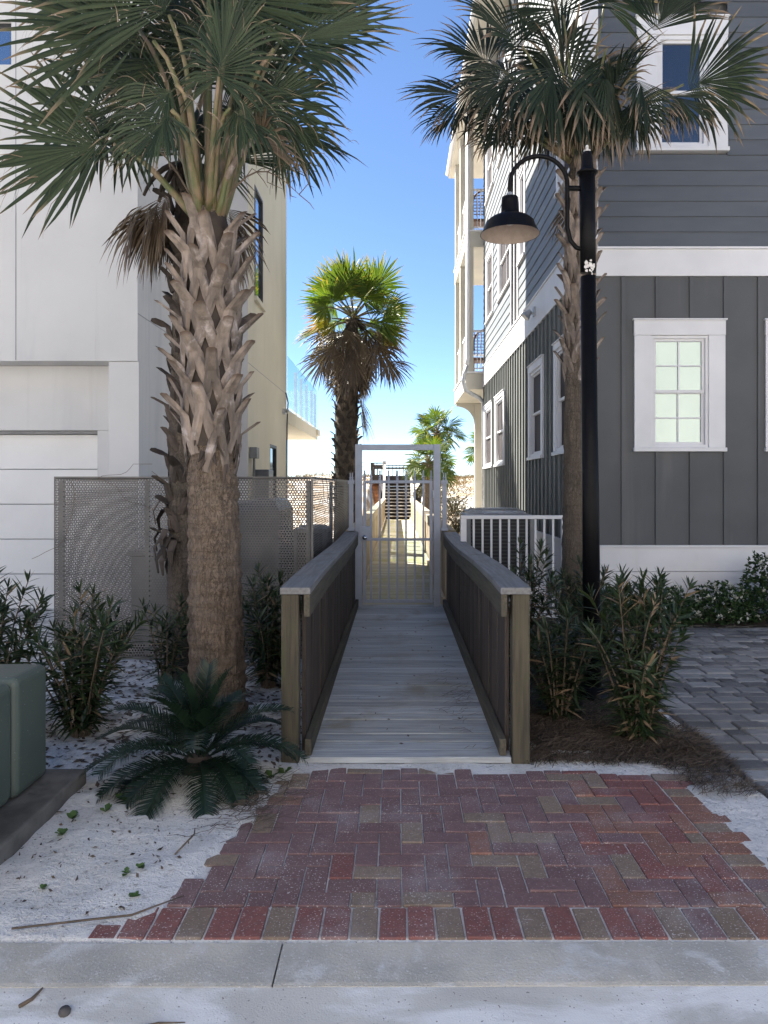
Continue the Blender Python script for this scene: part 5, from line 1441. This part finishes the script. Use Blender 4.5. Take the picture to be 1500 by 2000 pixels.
# --- palm behind the lamp, right
q = random.Random(57)
PRt = thing('cabbage_palm', 'cabbage palm with drooping dark crown behind the black street lamp', 'palm tree', (1.77, 7.2, 0))
trR = make_trunk('trunk', PRt, [(1.74, 7.2, -0.1), (1.745, 7.2, 0.8), (1.755, 7.2, 1.8), (1.765, 7.2, 2.7), (1.775, 7.2, 3.6), (1.785, 7.2, 4.6), (1.79, 7.2, 4.9)], [0.165, 0.142, 0.135, 0.13, 0.125, 0.12, 0.09], M['bark2'], 48, 0.007)
for i in range(66):
    t = i / 65; z = 2.72 + t * 1.95
    boot(trR, (1.765 + 0.02 * t, 7.2), 0.122, GA * i + 0.2, z, q.uniform(0.12, 0.18), 0.082, q.uniform(0.14, 0.2), q, M['boot'], splay=0.36, flare=q.uniform(0.04, 0.10), th=0.022)
hR = Vector((1.79, 7.2, 4.85))
fr = [
    (925, 185, 7.1, 176, 130, 95, 0.40, 0.8, -0.1, 0.3), (900, 215, 7.2, 215, 95, 80, 0.6, 1.0, -0.1, 0.35), (960, 120, 7.4, 150, 140, 90, 0.4, 0.8, 0.1, 0.3),
    (1020, 90, 7.0, 140, 150, 95, 0.4, 0.8, -0.1, 0.3), (1050, 160, 6.9, 250, 120, 85, 0.5, 1.0, -0.2, 0.35), (1185, 95, 6.8, 268, 200, 55, 0.6, 1.3, -0.2, 0.4), (1010, 130, 6.85, 235, 150, 70, 0.7, 1.4, -0.2, 0.4), (1085, 110, 6.75, 258, 190, 60, 0.7, 1.4, -0.2, 0.4), (1245, 140, 6.85, 282, 140, 60, 0.7, 1.4, -0.2, 0.4),
    (1120, 165, 6.9, 272, 130, 80, 0.6, 1.1, -0.2, 0.4), (1335, 165, 7.1, 10, 165, 80, 0.35, 0.8, -0.1, 0.25), (1310, 175, 7.0, -50, 105, 60, 0.6, 1.0, -0.15, 0.35),
    (1270, 70, 7.1, 60, 160, 70, 0.35, 0.7, -0.1, 0.3), (1100, 30, 7.0, 100, 170, 105, 0.4, 0.8, -0.1, 0.3), (1180, 10, 7.4, 75, 170, 105, 0.4, 0.8, 0.1, 0.3),
    (1235, 190, 7.0, -75, 110, 70, 0.7, 1.1, -0.1, 0.4), (985, 205, 7.1, 240, 110, 75, 0.7, 1.1, -0.1, 0.4), (1060, 200, 7.5, 262, 110, 90, 0.7, 1.1, 0.2, 0.3),
    (1180, 200, 7.5, 280, 110, 90, 0.7, 1.1, 0.2, 0.3), (1000, 150, 7.6, 170, 130, 90, 0.5, 0.9, 0.2, 0.3),
    (1100, 120, 7.5, 90, 150, 120, 0.4, 0.8, 0.2, 0.3), (1140, 200, 6.95, 262, 110, 70, 0.7, 1.1, -0.1, 0.4),
]
for (px, py, Y, an, rp, A_, dr, td, ti, fo_) in fr:
    d0 = Vector(((px - 1135) / 201, (Y - 7.2), 0)).normalized() * 0.07
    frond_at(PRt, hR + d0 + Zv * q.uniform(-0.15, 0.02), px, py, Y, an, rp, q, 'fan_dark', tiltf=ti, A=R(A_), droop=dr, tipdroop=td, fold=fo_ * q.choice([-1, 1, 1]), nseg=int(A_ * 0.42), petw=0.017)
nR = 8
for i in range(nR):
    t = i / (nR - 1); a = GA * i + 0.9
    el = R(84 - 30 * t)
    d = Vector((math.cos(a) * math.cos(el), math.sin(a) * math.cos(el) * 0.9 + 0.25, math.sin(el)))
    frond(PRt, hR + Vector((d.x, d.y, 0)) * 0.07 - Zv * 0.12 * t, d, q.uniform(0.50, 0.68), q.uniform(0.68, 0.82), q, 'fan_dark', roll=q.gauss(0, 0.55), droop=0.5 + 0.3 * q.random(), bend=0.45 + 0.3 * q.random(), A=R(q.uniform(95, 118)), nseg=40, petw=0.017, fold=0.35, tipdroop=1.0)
for i in range(1):
    a = 1.6; d = Vector((math.cos(a), abs(math.sin(a)), -0.1))
    frond(PRt, hR - Zv * 0.10, d, 0.4, 0.45, q, 'dead', 'boot', 'dead_frond', roll=q.gauss(0, 0.5), droop=1.0, bend=1.7, A=R(60), nseg=26, fold=0.5, tipdroop=0.9)

# --- tall Mexican fan palm beyond the left house
q = random.Random(63)
WP = thing('fan_palm', 'tall sunlit fan palm with brown skirt standing behind the gate on the left', 'palm tree', (-1.24, 18.0, 0))
trW = make_trunk('trunk', WP, [(-1.24, 18, -0.1), (-1.24, 18, 1.5), (-1.22, 18, 3.2), (-1.16, 18, 4.6), (-1.08, 18, 5.6)], [0.30, 0.27, 0.26, 0.24, 0.14], M['bark2'], 32, 0.012)
for i in range(100):
    t = i / 99; z = 0.9 + t * 3.7
    boot(trW, (-1.24 + 0.03 * t, 18.0), 0.255, GA * i, z, q.uniform(0.07, 0.13), 0.12, 0.12, q, M['boot2'], splay=0.25, flare=q.uniform(0.05, 0.11), th=0.03)
hW = Vector((-1.05, 18, 5.75))
mbl, mbp = MB(), MB()
for i in range(14):
    t = i / 13; a = GA * i + 2.0; el = R(75 - 95 * t)
    d = Vector((math.cos(a) * math.cos(el), math.sin(a) * math.cos(el), math.sin(el)))
    fan_leaf(mbl, mbp, hW - Zv * 0.2 * t, d, q.uniform(0.50, 0.72), q.uniform(0.76, 0.92), q, A=R(130), nseg=42, droop=0.12, bend=0.35, roll=q.gauss(0, 0.7), fold=0.3, costa=0.15, petw=0.022, tipdroop=0.25)
for (px, py, Y, an, rp, A_, dr, td, ti, up) in ((688, 585, 17.7, 98, 92, 62, 0.05, 0.1, -0.1, None), (735, 562, 17.5, 60, 66, 150, 0.06, 0.15, -0.2, None), (715, 590, 18.3, 75, 85, 80, 0.05, 0.1, 0.2, None), (650, 570, 17.7, 150, 58, 100, 0.08, 0.2, -0.2, None), (660, 590, 18.2, 120, 75, 80, 0.08, 0.2, 0.1, None),
    (742, 628, 17.6, -12, 62, 70, 0.25, 0.5, -0.2, None), (755, 600, 18.2, -25, 55, 90, 0.1, 0.3, 0.1, None), (735, 660, 18.3, -5, 45, 70, 0.2, 0.4, 0.1, None), (640, 600, 17.5, 195, 50, 90, 0.15, 0.3, -0.2, None), (668, 560, 17.4, 80, 50, 130, 0.1, 0.2, -0.3, None)):
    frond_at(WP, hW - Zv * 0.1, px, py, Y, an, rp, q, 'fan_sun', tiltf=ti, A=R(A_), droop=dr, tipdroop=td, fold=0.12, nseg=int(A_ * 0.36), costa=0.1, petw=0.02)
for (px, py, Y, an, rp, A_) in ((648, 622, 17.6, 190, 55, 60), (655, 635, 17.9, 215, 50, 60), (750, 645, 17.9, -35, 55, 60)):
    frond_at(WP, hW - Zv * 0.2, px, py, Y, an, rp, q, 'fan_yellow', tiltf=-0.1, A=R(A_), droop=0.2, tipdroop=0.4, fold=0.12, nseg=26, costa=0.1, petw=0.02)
crW = mbl.build('crown', M['fan_sun'], WP); mbp.build('leaf_stalks', M['petiole'], crW)
mbl, mbp = MB(), MB()
for i in range(24):
    t = i / 23; a = GA * i + 0.5
    d = Vector((math.cos(a), math.sin(a), -0.35 - 0.4 * t))
    fan_leaf(mbl, mbp, hW - Zv * (0.20 + 0.95 * t), d, q.uniform(0.30, 0.44), q.uniform(0.70, 0.88), q, A=R(70), nseg=34, droop=0.8, bend=1.9, roll=q.gauss(0, 0.5), fold=0.5, costa=0.2, tipdroop=0.8, petw=0.02)
for (px, py, Y, an, rp, A_) in ((655, 672, 17.6, 250, 88, 62), (700, 655, 17.5, 268, 105, 60), (735, 668, 17.6, 287, 95, 60), (640, 690, 17.8, 240, 80, 60), (675, 640, 17.7, 262, 90, 70), (715, 640, 17.9, 280, 90, 70), (755, 700, 17.9, 300, 75, 55), (690, 690, 17.5, 265, 95, 55), (650, 640, 18.2, 245, 90, 70), (740, 640, 18.2, 290, 90, 70)):
    X, Z_ = (px - VX) / F_PX * Y, 1.6 - (py - VY) / F_PX * Y; a = R(an)
    fan_leaf(mbl, mbp, hW - Zv * 0.1, Vector((X, Y, Z_)) - hW, 0.5, rp / F_PX * Y * 0.88, q, A=R(A_), nseg=34, droop=0.55, fold=0.5, costa=0.15, tipdroop=0.7, petw=0.022, dead=0.0, H=(X, Y, Z_), fdir=(math.cos(a), -0.15, math.sin(a)), udir=(q.gauss(0, 0.4), -1, 0.3))
for (dx, dy, zz) in ((0.9, -0.3, 1.9), (0.8, 0.2, 1.6)):
    fan_leaf(mbl, mbp, Vector((-1.08, 17.9, 5.75 - zz)), (dx, dy, -0.6), 0.35, 0.85, q, A=R(45), nseg=26, droop=1.0, bend=1.8, fold=0.5, tipdroop=0.9)
skW = mbl.build('dead_skirt', M['dead'], WP); mbp.build('dead_leaf_stalks', M['boot2'], skW)

def small_palm(label, x, y, zt, n, rf, pet, rt, seed, mt='fan_sun'):
    q = random.Random(seed); zb = ground_z(x, y) - 0.1
    t = thing('cabbage_palm', label, 'palm tree', (x, y, zb), 0)
    make_trunk('trunk', t, [(x, y, zb), (x, y, (zb + zt) / 2), (x + 0.03, y, zt)], [rt * 1.15, rt, rt * 0.85], M['bark'], 20, 0.02)
    mbl, mbp = MB(), MB()
    for i in range(n):
        f = i / (n - 1); a = GA * i + seed; el = R(80 - 95 * f)
        d = Vector((math.cos(a) * math.cos(el), math.sin(a) * math.cos(el), math.sin(el)))
        fan_leaf(mbl, mbp, Vector((x + 0.03, y, zt - 0.1 * f)), d, pet * q.uniform(0.8, 1.1), rf * q.uniform(0.85, 1.1), q, A=R(110), nseg=24, droop=0.5, bend=0.7, roll=q.gauss(0, 0.6), petw=0.02, tipdroop=0.6)
    c = mbl.build('crown', M[mt], t); mbp.build('leaf_stalks', M['petiole'], c)
small_palm('small bright green cabbage palm seen through the gate frame, the lower crown of two', 1.06, 25.0, 2.35, 26, 0.58, 0.48, 0.17, 3)
small_palm('small green cabbage palm rising above its lower neighbour beyond the gate', 1.55, 29.0, 3.65, 26, 0.68, 0.55, 0.15, 8)
small_palm('small palm half hidden by the grey house downspout', 3.75, 31.0, 3.2, 18, 0.6, 0.55, 0.15, 13)

# ------------------------------------------------------------------ sago palm
q = random.Random(77)
SG = thing('sago_palm', 'dark green sago palm spreading over the sand at the foot of the large palm', 'sago palm', (-1.07, 4.02, 0.05))
mb = MB(); mb.lathe([(0.09, -0.05), (0.10, 0.01), (0.085, 0.05), (0.05, 0.09), (0.0, 0.10)], (-1.07, 4.02, 0.05), 18); mb.build('trunk', M['boot2'], SG)
exS = [(0.1, -0.45, 0.6), (-0.3, -0.5, 0.55), (0.4, -0.4, 0.55), (-0.1, -0.1, 1.3), (0.2, -0.05, 1.2), (-0.3, 0.1, 1.2), (-1.0, -0.15, 0.55), (-0.85, -0.45, 0.30), (-0.95, 0.2, 0.8), (-0.55, -0.6, 0.20), (-0.45, 0.3, 1.15), (-0.2, -0.3, 1.0), (0.05, 0.1, 1.4), (0.35, 0.25, 1.2), (0.6, 0.1, 0.85), (0.9, -0.05, 0.62), (0.95, 0.2, 0.55), (0.75, -0.45, 0.30), (0.5, -0.6, 0.3), (0.25, -0.75, 0.25), (-0.25, -0.75, 0.22), (-0.75, 0.5, 0.7), (0.7, 0.6, 0.8), (0.1, 0.8, 0.8), (-0.3, 0.7, 0.9), (-0.75, -0.3, 0.1), (0.85, -0.25, 0.12), (0.2, -0.3, 0.95), (-0.6, 0.0, 0.95)]
for (dx, dy, dz) in exS:
    mb = MB(); d = Vector((dx, dy, dz)).normalized(); p = Vector((-1.07, 4.02, 0.10)) + d * 0.03
    L = q.uniform(0.60, 0.72) * (0.86 if dx > 0.3 else 1.0) * (0.80 if dz < 0.35 else (0.74 if dz >= 0.9 else 0.95)); n = 84; pts = [p.copy()]; dirs = [d.copy()]
    for i in range(n):
        p = p + d * (L / n); d = (d + Vector((0, 0, -1)) * (0.012 + 0.009 * i / n)).normalized(); pts.append(p.copy()); dirs.append(d.copy())
    mb.col = (q.random(), 0, 0); mb.tube(pts[::3], [0.0045 * (1 - 0.8 * i / 29) for i in range(len(pts[::3]))], 4)
    for i in range(6, n + 1):
        t = i / n; s = dirs[i].cross(Zv).normalized(); u = s.cross(dirs[i]).normalized()
        LL = 0.135 * min(1, (t - 0.05) * 5) * (1 - 0.55 * max(0, t - 0.6) / 0.4) + 0.015
        for sg in (-1, 1):
            v = (s * sg + dirs[i] * 0.85 + u * q.uniform(0.25, 0.6)).normalized(); pp = pts[i]; w_ = dirs[i] * 0.0036
            m1 = pp + v * LL * 0.55; e = m1 + (v - u * 0.5).normalized() * LL * 0.45
            mb.col = (min(1, max(0, q.gauss(0.45, 0.25))), 0, 0)
            mb.add([pp - w_, pp + w_, m1 + w_ * 0.9, m1 - w_ * 0.9, e], [(0, 1, 2, 3), (3, 2, 4)])
    mb.build('frond', M['sago'], SG)

# ------------------------------------------------------------------ oleanders and hedges
def lance(mb, p, d, u, L, W_, q, dead=0.0, droop=0.25):
    d = d.normalized(); s = d.cross(u)
    if s.length < 1e-3: s = d.cross(Vector((1, 0, 0)))
    s.normalize(); uu = s.cross(d).normalized()
    c = min(1, max(0, q.gauss(0.45, 0.28))); vs, cols = [], []
    pp = p.copy(); prev = 0
    for t, w_ in ((0.0, 0.15), (0.3, 0.9), (0.62, 0.85), (1.0, 0.04)):
        pp = pp + d * (L * (t - prev)); prev = t
        d = (d - Zv * droop * 0.3).normalized()
        ws = s * (W_ * w_ / 2)
        vs += [pp - ws + uu * W_ * w_ * 0.16, pp, pp + ws + uu * W_ * w_ * 0.16]; cols += [(c, t, dead)] * 3
    fs = []
    for k in range(3): b = k * 3; fs += [(b, b + 1, b + 4, b + 3), (b + 1, b + 2, b + 5, b + 4)]
    mb.add(vs, fs, cols)

def oleander(label, x, y, h, nst, spread, seed, deadf=0.06, leafL=0.145, low=0.3, lean=(0, 0)):
    q = random.Random(seed); zb = ground_z(x, y)
    if x > 0.7: zb = max(zb, 0.01)
    t = thing('oleander_shrub', label, 'shrub', (x, y, zb))
    ml, ms = MB(), MB()
    for k in range(nst):
        a = GA * k + seed; out = spread * math.sqrt((k + 0.5) / nst) * q.uniform(0.7, 1.15)
        hh = h * q.uniform(0.62, 1.0) * (1 - 0.22 * out / max(spread, 0.01))
        p0 = Vector((x + 0.05 * math.cos(a), y + 0.05 * math.sin(a), zb)); e = Vector((x + out * math.cos(a) + lean[0], y + out * math.sin(a) * 0.8 + lean[1], zb + hh))
        mid = p0.lerp(e, 0.5) + Vector((math.cos(a), math.sin(a), 0)) * -0.15 * out + Vector((q.gauss(0, 0.03), q.gauss(0, 0.03), 0.06))
        pts = []
        for i in range(13):
            s_ = i / 12; pts.append(p0 * (1 - s_) ** 2 + mid * 2 * s_ * (1 - s_) + e * s_ ** 2)
        ms.tube(pts, [0.008 * (1 - 0.65 * i / 12) for i in range(13)], 5)
        L_ = (e - p0).length; nw = int(L_ * (1 - low) / 0.040)
        for i in range(nw):
            s_ = low + (1 - low) * (i + q.random() * 0.6) / nw; j = min(int(s_ * 12), 11); f = s_ * 12 - j
            if q.random() < 0.10 * (1 - s_): continue
            p = pts[j].lerp(pts[j + 1], f); ax = (pts[j + 1] - pts[j]).normalized(); b0 = q.uniform(0, 6.28)
            side = ax.cross(Vector((0.3, 0.8, 0.1))).normalized()
            for r_ in range(3):
                o = rot_about(side, ax, b0 + r_ * 2.094)
                up = 0.15 + 1.0 * (s_ ** 3) + q.gauss(0, 0.22)
                lance(ml, p, o + ax * up, ax, leafL * q.uniform(0.75, 1.2) * (0.75 if s_ > 0.95 else 1), 0.0235 * q.uniform(0.8, 1.2), q, dead=1.0 if q.random() < deadf * (1.6 - s_) else 0.0)
        for r_ in range(5):
            o = rot_about((e - p0).normalized().cross(Vector((0.3, 0.8, 0.1))).normalized(), (e - p0).normalized(), r_ * 1.3)
            lance(ml, e, o * 0.5 + Zv, Zv, 0.08, 0.012, q, droop=0.05)
    ms.build('stems', M['stem'], t); ml.build('foliage', M['oleander'], t)
oleander('oleander shrub at the left edge of the photo behind the green utility box', -2.62, 4.75, 1.15, 20, 0.42, 1, low=0.12)
oleander('bushy oleander between the green utility box and the perforated fence', -2.02, 4.75, 0.98, 26, 0.42, 2, low=0.10)
oleander('oleander in front of the wooden railing, right of the large palm trunk', -1.02, 5.9, 1.02, 20, 0.32, 3, low=0.10)
oleander('small oleander sprig between the two left palm trunks and the fence', -1.78, 5.75, 0.80, 8, 0.24, 4, low=0.15)
oleander('tallest oleander, at the corner of the grey paver driveway with browned leaves', 1.50, 4.62, 1.16, 27, 0.40, 5, 0.10, low=0.05)
oleander('low oleander between the right railing and the lamp pole', 1.10, 5.05, 0.84, 19, 0.36, 6, 0.07, low=0.06)
oleander('oleander growing against the white picket railing', 1.12, 6.6, 1.18, 16, 0.40, 7, low=0.12)
oleander('oleander at the foot of the palm behind the lamp', 1.62, 6.5, 0.95, 20, 0.40, 8, 0.10, low=0.12)
oleander('sparse oleander behind the lamp pole', 1.42, 5.75, 0.80, 11, 0.34, 9, 0.12, low=0.08)

oleander('oleander just outside the right wooden railing in front of the air conditioner', 0.98, 7.5, 0.95, 11, 0.26, 11, low=0.1)

def hedge(label, x, y, rx, ry, h, n, seed, flowers=0):
    q = random.Random(seed); t = thing('hedge_shrub', label, 'shrub', (x, y, 0.02))
    ml, mf, ms = MB(), MB(), MB()
    def pt():
        while True:
            v = Vector((q.uniform(-1, 1), q.uniform(-1, 1), q.uniform(0, 1)))
            if 0.35 < v.length < 1 + 0.15 * mn.noise(v * 2.5 + Vector((seed, 0, 0))): return v
    for k in range(n):
        v = pt(); p = Vector((x + v.x * rx, y + v.y * ry, 0.03 + v.z * h))
        o = Vector((q.gauss(v.x, 0.6), q.gauss(v.y, 0.6), q.gauss(0.5, 0.5)))
        for r_ in range(3): lance(ml, p, o + Vector((q.gauss(0, 0.6), q.gauss(0, 0.6), q.gauss(0, 0.5))), Vector((q.gauss(0, 1), q.gauss(0, 1), 1)), q.uniform(0.035, 0.055), 0.024, q, droop=0.1)
    for k in range(14):
        v = pt(); ms.tube([(x + v.x * 0.1, y + v.y * 0.1, 0), (x + v.x * rx * 0.6, y + v.y * ry * 0.6, v.z * h * 0.5), (x + v.x * rx * 0.95, y + v.y * ry * 0.95, 0.03 + v.z * h * 0.95)], [0.008, 0.006, 0.003], 5)
    ms.build('stems', M['stem'], t); ml.build('foliage', M['hedge'], t)
    if flowers:
        for k in range(flowers):
            a = q.uniform(math.pi, 2 * math.pi); e = q.uniform(0.1, 1.3); v = Vector((math.cos(a) * math.cos(e), math.sin(a) * math.cos(e), math.sin(e)))
            c = Vector((x + v.x * rx, y + v.y * ry, 0.03 + v.z * h))
            for r_ in range(9):
                d = Vector((q.gauss(0, 1), q.gauss(0, 1), q.gauss(0.4, 1))).normalized(); lance(mf, c + d * 0.01, d, Vector((0.1, 0.3, 1)), 0.034, 0.022, q, droop=0)
        mf.build('blossoms', M['flower'], t)
hedge('low hedge shrub with white blossom beside the tall oleander, below the big window', 3.10, 8.60, 0.40, 0.34, 0.40, 1000, 1, 34)
hedge('low flowering hedge shrub in the middle of the row under the big window', 3.75, 8.62, 0.42, 0.34, 0.44, 1000, 2, 34)
hedge('taller loose hedge shrub at the right edge of the photo', 4.35, 8.65, 0.36, 0.34, 0.78, 1200, 3, 16)
hedge('small green hedge shrub behind the lamp pole by the white skirt board', 2.50, 8.65, 0.36, 0.32, 0.36, 900, 4, 8)
hedge('hedge shrub beyond the right edge of the big window', 5.0, 8.65, 0.42, 0.34, 0.55, 900, 5, 12)

# ------------------------------------------------------------------ dune vegetation
mb = MB(); q = random.Random(88)
for k in range(16000):
    y = q.uniform(23.5, 48); x = q.uniform(1.3, 9) if q.random() < 0.75 else q.uniform(-9, -1.4)
    if x < 0 and y < 24.5: continue
    if -3.5 < x < -0.7 and 33.5 < y < 38.5: continue
    if 2.2 < x and y < 25: continue
    dens = mn.noise(Vector((x * 0.5, y * 0.35, 2)))
    if dens < q.uniform(-0.5, 0.25): continue
    z = ground_z(x, y); a = q.uniform(0, 6.28); L = q.uniform(0.12, 0.42); le = q.uniform(0.1, 0.8)
    d = Vector((math.cos(a) * le, math.sin(a) * le, 1)).normalized(); s_ = d.cross(Vector((math.cos(a + 1.3), math.sin(a + 1.3), 0.2))).normalized() * 0.012
    p = Vector((x, y, z - 0.02)); m1 = p + d * L * 0.6; e = m1 + (d + Vector((math.cos(a), math.sin(a), -0.4)) * 0.6).normalized() * L * 0.4
    mb.col = (q.random(), 0, 0); mb.add([p - s_, p + s_, m1 + s_ * 0.8, m1 - s_ * 0.8, e], [(0, 1, 2, 3), (3, 2, 4)])
tag(mb.build('dune_grass', M['dunegrass']), kind='stuff')
def scrub(label, x, y, r_, h, n, seed):
    q = random.Random(seed); z0 = ground_z(x, y); t = thing('dune_bush', label, 'bush', (x, y, z0)); ml, ms = MB(), MB()
    for k in range(n):
        v = Vector((q.gauss(0, 0.5), q.gauss(0, 0.5), abs(q.gauss(0, 0.55)))); p = Vector((x + v.x * r_, y + v.y * r_, z0 + v.z * h))
        for r2 in range(2): lance(ml, p, Vector((q.gauss(0, 1), q.gauss(0, 1), q.gauss(0.4, 0.7))), Vector((q.gauss(0, 1), 0.2, 1)), q.uniform(0.06, 0.11), 0.04, q)
    for k in range(12):
        a = q.uniform(0, 6.28); ms.tube([(x, y, z0 - 0.05), (x + 0.3 * r_ * math.cos(a), y + 0.3 * r_ * math.sin(a), z0 + h * 0.5), (x + 0.8 * r_ * math.cos(a), y + 0.8 * r_ * math.sin(a), z0 + h * q.uniform(0.7, 1.1))], [0.02, 0.014, 0.006], 5)
    ms.build('stems', M['stem'], t); ml.build('foliage', M['scrub'], t)
scrub('dark scrubby bush beside the far right railing near the stairs', 1.55, 33.0, 0.8, 0.9, 900, 1)
scrub('olive scrub bush between the small palm trunk and the right railing', 1.25, 27.5, 0.5, 0.8, 600, 2)
scrub('grey brown dry bush on the dune beside the grey house', 2.3, 30.0, 0.9, 0.9, 800, 3)
scrub('pale dry bush at the foot of the dune behind the picket railing', 2.0, 24.6, 0.6, 0.8, 600, 4)
scrub('dark bush left of the dune stairs behind the cedar ramp', -2.2, 37.5, 0.9, 0.7, 500, 5)

# ------------------------------------------------------------------ houses added unseen behind the camera to bounce sunlight (mirrored in the windows)
mb = MB(); mb.box(-60, 60, -30, -7.0, -0.3, -0.02); tag(mb.build('far_verge', M['kerb']), kind='structure')
for k, (x0, x1, hh, m) in enumerate(((-15, -4.6, 11.5, 'stucco'), (-4.0, 6.0, 12.0, 'trim'), (6.6, 17.5, 11.5, 'stucco'))):
    t = thing('beach_house', ('white stucco gabled beach house across the street, opposite the garage', 'white boarded beach house across the street facing the boardwalk', 'white stucco gabled beach house across the street, opposite the paver driveway')[k], 'house', ((x0 + x1) / 2, -8.5, 0))
    F = Frame((0, -8.5, 0), (1, 0, 0), (0, 1, 0))
    mb = MB(); mb.box(x0, x1, -18, -8.58, -0.1, hh); mb.build('wall', M[m], t)
    mb = MB(); mb.prism([(x0 - 0.3, -8.3, hh), (x1 + 0.3, -8.3, hh), ((x0 + x1) / 2, -8.3, hh + 3)], (0, -10, 0)); mb.build('roof', M['roof'], t)
    for z in (1.0, 4.6, 8.4):
        if z + 1.7 > hh: continue
        for i in range(3):
            u = x0 + 1.3 + i * (x1 - x0 - 2.0) / 2.6
            window(t, F, u, u + 1.2, z, z + 1.6, M['glass_dark'], mull=(1, 1))
